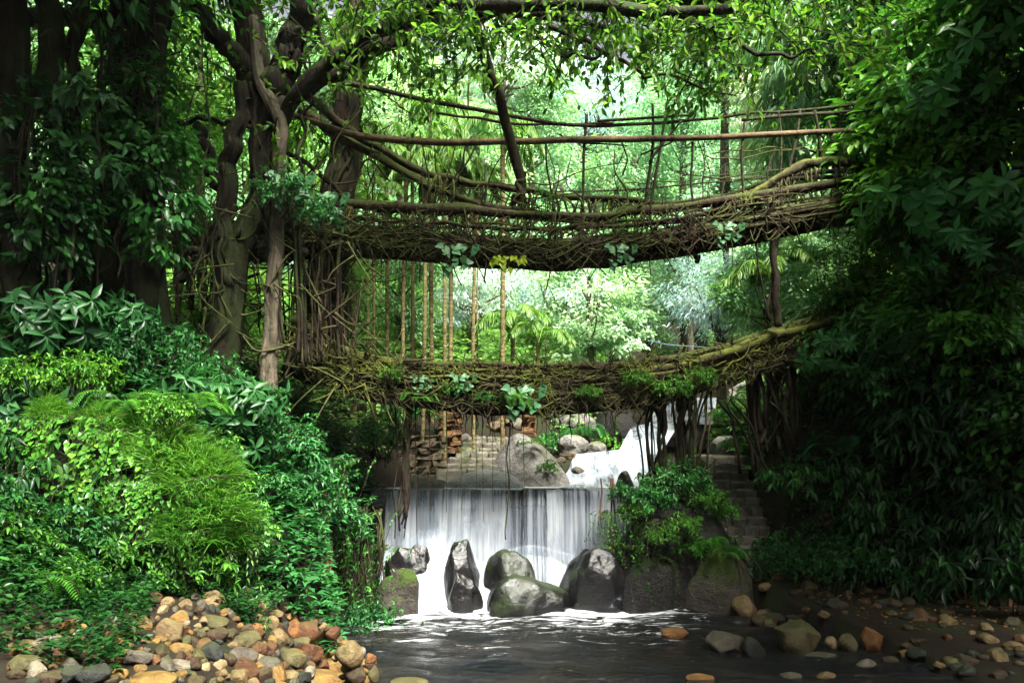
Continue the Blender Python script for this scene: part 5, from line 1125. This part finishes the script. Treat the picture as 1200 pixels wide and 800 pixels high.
for a_ in [
 ('droopy',905,500,18.4,1.1,'drooping shrub beside the right prop roots',(.9,1,.9)),
 ('droopy',960,560,17.6,1.2,'drooping shrub right of the stone steps',(.75,.85,.75)),
 ('whorl2',1060,300,15.8,1.3,'whorl leaved branch standing out of the right bank foliage',(1.2,1.3,1.)),
 ('whorl2',1130,280,14.8,1.3,'whorl leaved branch near the upper right edge',(1.2,1.3,1.)),
 ('whorl',1160,330,14.5,1.2,'palmate leaved branch at the right edge',(1.,1.2,1.)),
 ('whorl2',1100,160,15.5,1.2,'whorl leaved branch high on the right bank',(1.4,1.4,1.)),
 ('whorl2',1175,110,14.6,1.2,'whorl leaved branch in the top right foliage',(1.2,1.3,1.)),
 ('broad',1010,400,17.,.9,'broad leaved branch at the right end of the lower bridge',(.8,1,.6)),
 ('whorl',1000,450,17.,1.1,'palmate leaved branch above the right steps',(.9,1,.8)),
 ('fern2',1090,420,15.6,1.3,'long fern fronds halfway up the right bank',(.7,.9,.6)),
 ('medium',1030,480,16.6,1.4,'leafy branch low on the right bank',(.8,1,.8)),
 ('fern2',1000,530,17.,1.2,'fern fronds low on the right bank near the steps',(.6,.8,.6)),
 ('yell',1045,385,16.2,.5,'few yellow leaves in the right bank foliage',(1,.6,.5)),
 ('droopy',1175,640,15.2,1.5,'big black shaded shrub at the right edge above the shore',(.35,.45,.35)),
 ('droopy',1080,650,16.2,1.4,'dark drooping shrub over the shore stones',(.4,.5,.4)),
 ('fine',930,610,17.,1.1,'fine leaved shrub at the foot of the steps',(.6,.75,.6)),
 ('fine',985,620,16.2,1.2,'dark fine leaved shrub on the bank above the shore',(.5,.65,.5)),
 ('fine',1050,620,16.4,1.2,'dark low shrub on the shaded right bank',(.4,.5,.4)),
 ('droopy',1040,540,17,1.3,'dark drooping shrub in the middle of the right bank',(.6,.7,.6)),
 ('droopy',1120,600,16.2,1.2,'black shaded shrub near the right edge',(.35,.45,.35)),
 ('medium',760,605,17.15,0.83,'leafy plant on the overgrown boulder beside the weir',(1.,1.1,.9)),
 ('broad',765,575,17.35,0.61,'broad leaved plant under the prop roots on the boulder',(1.,1.1,.7)),
 ('medium',800,585,17.35,0.88,'leafy plant right of the prop roots',(.9,1,.8)),
 ('bright',745,610,16.95,0.55,'small bright plant hanging over the weir\'s right end',(1,1,.9)),
 ('bright',800,630,16.65,0.66,'bright leafy plant above the broad mossy boulder',(1,1,.9)),
 ('bright',775,640,16.55,0.50,'little leafy plant on the broad mossy boulder',(1,1,.9)),
 ('creepfine',720,600,17.1,.8,'creeper hanging over the dark boulder at the weir end',(.8,.9,.7)),
 ('creepfine',800,610,17.,1.0,'creeper draping the overgrown boulder right of the weir',(.7,.8,.6)),
 ('medium',730,590,17.2,.5,'leafy plant at the very end of the weir on the dark boulder',(1.,1.1,.9)),
 ('bright',830,600,17.2,.7,'leafy plant between the overgrown boulder and the steps',(.8,.9,.7)),
 ('creepbig',750,590,17.,.6,'large leaved vine hanging from the prop roots over the boulder',(.9,1,.5)),
 ('fern',835,640,16.8,.7,'fern growing on the rounded mossy boulder',(.8,1,.7)),
 ('bright',845,612,17.6,.6,'leafy plant at the left side of the stone steps',(.8,1,.7)),
 ('fern',865,525,20.5,.8,'fern beside the slanting grey slab',(1,1,.8)),
 ('medium',858,500,23,.8,'light green plant behind the slanting grey slab',(1.5,1.5,.9)),
 ('bright',640,556,20.9,.5,'green plant growing on the large grey boulder',(1,1,.8)),
 ('fern',622,520,20.9,.5,'fern on the shoulder of the large grey boulder',(1.2,1.2,.9)),
 ('fern2',680,512,25,.9,'spiky fern on the bank above the cascade',(1.2,1.2,1.1)),
 ('bright',720,492,26,.9,'light green plant left of the middle cascade',(1.3,1.3,.9)),
 ('medium',655,490,25,.9,'shrub on the slope behind the large grey boulder',(1.2,1.2,.9)),
 ('medium',480,500,21.5,1.,'shrub beside the rubble wall',(1.3,1.3,.9)),
 ('fine',440,540,19,1.1,'light bush behind the left prop roots',(1.3,1.3,.9)),
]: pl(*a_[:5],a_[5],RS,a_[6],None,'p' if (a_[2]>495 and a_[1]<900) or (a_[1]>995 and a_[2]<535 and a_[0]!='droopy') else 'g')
# growth hanging on the bridges and the fig
VG='plants growing on the root bridges'
for a_ in [
 ('creepbig',547,288,16.3,.75,'pale green heart leaved vine hanging under the upper deck left of the yellow leaves'),
 ('creepbig',735,288,16.4,.6,'pale heart leaved vine at the middle right of the upper deck'),
 ('creepbig',860,262,16.7,.6,'pale heart leaved vine near the support root of the upper deck'),
 ('creepbig',625,452,16.4,.8,'cluster of large pale vine leaves in the middle of the lower bridge'),
 ('creepbig',550,438,16.4,.5,'small pale vine on the lower bridge left of its middle'),
 ('creepbig',502,440,16.4,.45,'small pale vine on the lower bridge near its left end'),
 ('creepbig',355,205,15.4,.8,'pale leaved vine climbing the fig beside the slender pale trunk'),
 ('creepbig',395,228,15.9,.8,'pale leaved vine at the left head of the upper bridge'),
 ('yell',606,302,16.3,.75,'big yellow green vine leaves hanging below the middle of the upper deck'),
 ('fern',595,478,16.4,.95,'bright fern bunch hanging under the middle of the lower bridge'),
 ('fern',490,470,16.4,.6,'long fern frond under the left part of the lower bridge'),
 ('fern2',580,470,16.5,.6,'small fern beside the bright fern bunch'),
 ('bright',745,455,16.8,.5,'leafy plant on the right half of the lower bridge'),
 ('bright',785,470,17.,.7,'leafy tuft where the prop roots leave the lower bridge'),
 ('bright',690,468,16.5,.4,'small plant under the lower bridge right of its middle'),
 ('bright',530,464,16.4,.4,'little green plant on the face of the lower bridge'),
 ('bright',460,450,16.3,.5,'leafy plant on the left end of the lower bridge'),
 ('bright',820,455,17.2,.6,'leafy tuft on the lower bridge above the right prop roots'),
 ('creep',640,225,16.5,.5,'thin light green vine dangling from the upper handrail'),
 ('medium',330,250,15.3,.8,'leafy plant growing at the fig trunk beside the deck'),
 ('medium',375,270,15.4,.6,'leafy plant on the root tangle under the upper bridge head'),
 ('broad',95,150,12.4,.9,'large leaved climber on the leftmost mossy trunk'),
 ('broad',110,210,12.3,.8,'drooping large leaved climber below the first one on the left trunk'),
]: pl(a_[0],a_[1],a_[2],a_[3],a_[4],a_[5],VG,(1,1,1),{'creepbig':0.,'yell':0.}.get(a_[0]),'p')
for px,py,Y,s,l,t_ in [(165,170,13.4,1.3,'leafy climber wrapping the thick brown trunk',(.9,1,.8)),(190,250,13.4,1.3,'lower leafy climber on the thick brown trunk',(.9,1,.8)),(150,130,13.8,1.1,'climber on the slim straight trunk',(.8,.9,.7)),(30,230,12,1.4,'dark climber at the left edge',(.6,.7,.6)),(70,260,12.4,1.2,'dark climber on the leftmost trunk',(.6,.7,.7))]:
    for kk in ('column',): pl(kk,px,py,Y,s,l,'climbers on the left trunks',t_,None,'p')
for q in list(SP.values()): drop(q)
for q in list(TP.values()): drop(q)
# ---------------------------------------------------------------- uncountable growth
def carpet(name,x0,x1,y0,y1,n,L,W,mat,seed,ht=(.05,.4),k=7,tmpl=KITE,cond=None,tint=(1,1,1)):
    rng=R0(seed); x=rng.uniform(x0,x1,n); y=rng.uniform(y0,y1,n); z=H(x,y); ok=(x<shoreL(y)-.05)|(x>shoreR(y)+.5)
    if cond is not None: ok&=cond(x,y,z)
    p=np.stack([x,y,z],1)[ok]; m=len(p); p[:,2]+=rng.uniform(*ht,m)
    az=rng.uniform(0,6.28,(m,k)); d=np.stack([np.cos(az),np.sin(az),rng.uniform(-.35,.6,(m,k))],2); l=L*rng.uniform(.6,1.3,(m,1))*rng.uniform(.7,1.2,(m,k))
    nn=A(0,0,1)+rng.normal(0,.3,(m,k,3)); r=np.clip(rng.random((m,1))*.6+rng.random((m,k))*.4,0,1)
    a=Acc(); leaves(a,np.repeat(p,k,0)+d.reshape(-1,3)*.02,d.reshape(-1,3),nn.reshape(-1,3),l.ravel(),l.ravel()*W,tmpl,r.ravel())
    o=obj(name,a,mat); o.color=(*tint,1); return tag(o,None,None,None,'stuff')
carpet('undergrowth',-13,-1.5,11,19,13000,.15,.42,LF['cool'],701,(.05,.75),tint=(.95,1,.95))
carpet('undergrowth',-9,-3.2,8.2,11.6,2600,.10,.42,LF['deep'],702,(.03,.4),cond=lambda x,y,z:(x<-4.8)|(y>10.2))
carpet('undergrowth',-7.5,-3.2,7.,10.2,2400,.09,.42,LF['deep'],706,(.02,.25),cond=lambda x,y,z:(x<-1.1-.33*y)|(y>9.6),tint=(.4,.45,.42))  # darkened tint puts deep shadow into these leaves
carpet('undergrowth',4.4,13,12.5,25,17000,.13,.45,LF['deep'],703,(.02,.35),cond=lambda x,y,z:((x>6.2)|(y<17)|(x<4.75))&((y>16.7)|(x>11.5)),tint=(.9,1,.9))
carpet('undergrowth',-16,22,19.5,46,34000,.20,.45,LF['tree'],704,(.05,1.3),cond=lambda x,y,z:(z>2.7)&((y>26)|(x<-3)|(x>6)),tint=(2.6,2.2,3.2))  # far growth tinted pale and bright in place of mist
carpet('fallen_leaves',4.5,9.5,13.5,19.,900,.07,.6,LF['dead'],705,(.01,.03),k=1,tmpl=OVAL)
# far wood on the valley sides
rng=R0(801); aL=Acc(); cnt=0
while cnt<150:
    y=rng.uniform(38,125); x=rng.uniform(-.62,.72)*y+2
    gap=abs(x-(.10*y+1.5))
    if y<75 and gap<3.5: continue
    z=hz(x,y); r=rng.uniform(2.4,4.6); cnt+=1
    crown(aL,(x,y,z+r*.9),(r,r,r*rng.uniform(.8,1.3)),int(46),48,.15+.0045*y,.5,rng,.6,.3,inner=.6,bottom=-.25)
o=obj('forest',aL,LF['tree']); o.color=(4.2,3.2,10.5,1); tag(o,None,None,None,'stuff')  # valley haze put into the colour: far wood tinted pale
# ---------------------------------------------------------------- camera, light, air
cam=bpy.data.cameras.new('camera'); co=bpy.data.objects.new('camera',cam); COL.objects.link(co)
co.location=(0,0,CZ); co.rotation_euler=(math.radians(90),0,0); cam.sensor_width=36; cam.lens=36*F/1200; cam.shift_y=(HZ-400)/1200; cam.clip_end=2000; cam.clip_start=.05
sc.camera=co
EL=math.radians(58); AZ=math.radians(152)      # sun direction: compass azimuth clockwise from +Y
d=A(math.sin(AZ)*math.cos(EL),math.cos(AZ)*math.cos(EL),math.sin(EL))
w=bpy.data.worlds.new('World'); sc.world=w; w.use_nodes=True; t=w.node_tree; t.nodes.clear()
sky=t.nodes.new('ShaderNodeTexSky'); sky.sky_type='NISHITA'; sky.sun_disc=False; sky.sun_elevation=EL; sky.sun_rotation=AZ; sky.air_density=1.; sky.dust_density=8.; sky.ozone_density=1.
b=t.nodes.new('ShaderNodeBackground'); b.inputs[1].default_value=.038; ot=t.nodes.new('ShaderNodeOutputWorld'); hs=t.nodes.new('ShaderNodeHueSaturation'); hs.inputs['Saturation'].default_value=.35; t.links.new(sky.outputs[0],hs.inputs['Color']); t.links.new(hs.outputs[0],b.inputs[0]); t.links.new(b.outputs[0],ot.inputs[0])
sl=bpy.data.lights.new('sun','SUN'); sl.energy=5.; sl.angle=math.radians(20); sl.color=(1,.96,.88); so=bpy.data.objects.new('sun',sl); COL.objects.link(so)
from mathutils import Vector
so.rotation_euler=Vector(d).to_track_quat('Z','Y').to_euler(); so.location=(20,-10,40)
HAZE=.00014
if HAZE:
    a=Acc(); x0,x1,y0,y1,z0,z1=-200,210,-30,240,-3,80
    V=[(x,y,z) for z in (z0,z1) for y in (y0,y1) for x in (x0,x1)]
    a.add(V,[(0,2,3,1),(4,5,7,6),(0,1,5,4),(2,6,7,3),(0,4,6,2),(1,3,7,5)])
    s=N('haze'); v=s('ShaderNodeVolumePrincipled'); v.inputs['Color'].default_value=(.93,.97,.95,1); v.inputs['Density'].default_value=HAZE; v.inputs['Anisotropy'].default_value=.2
    s.t.links.new(v.outputs[0],s.out.inputs['Volume']); tag(obj('haze',a,s.m,None,False),None,None,None,'stuff')
vs=sc.view_settings; sc.display_settings.display_device='sRGB'; vs.view_transform='Standard'; vs.look='None'; vs.gamma=1; vs.exposure=2.65; vs.use_curve_mapping=False
cy=sc.cycles; sc.render.engine='CYCLES'; cy.max_bounces=6; cy.diffuse_bounces=3; cy.glossy_bounces=2; cy.transmission_bounces=3; cy.transparent_max_bounces=10; cy.volume_bounces=0
cy.caustics_reflective=False; cy.caustics_refractive=False; cy.use_denoising=True; cy.sample_clamp_indirect=4.; cy.use_adaptive_sampling=True; cy.adaptive_threshold=.02
try: cy.denoiser='OPENIMAGEDENOISE'; cy.denoising_input_passes='RGB_ALBEDO_NORMAL'
except Exception: pass
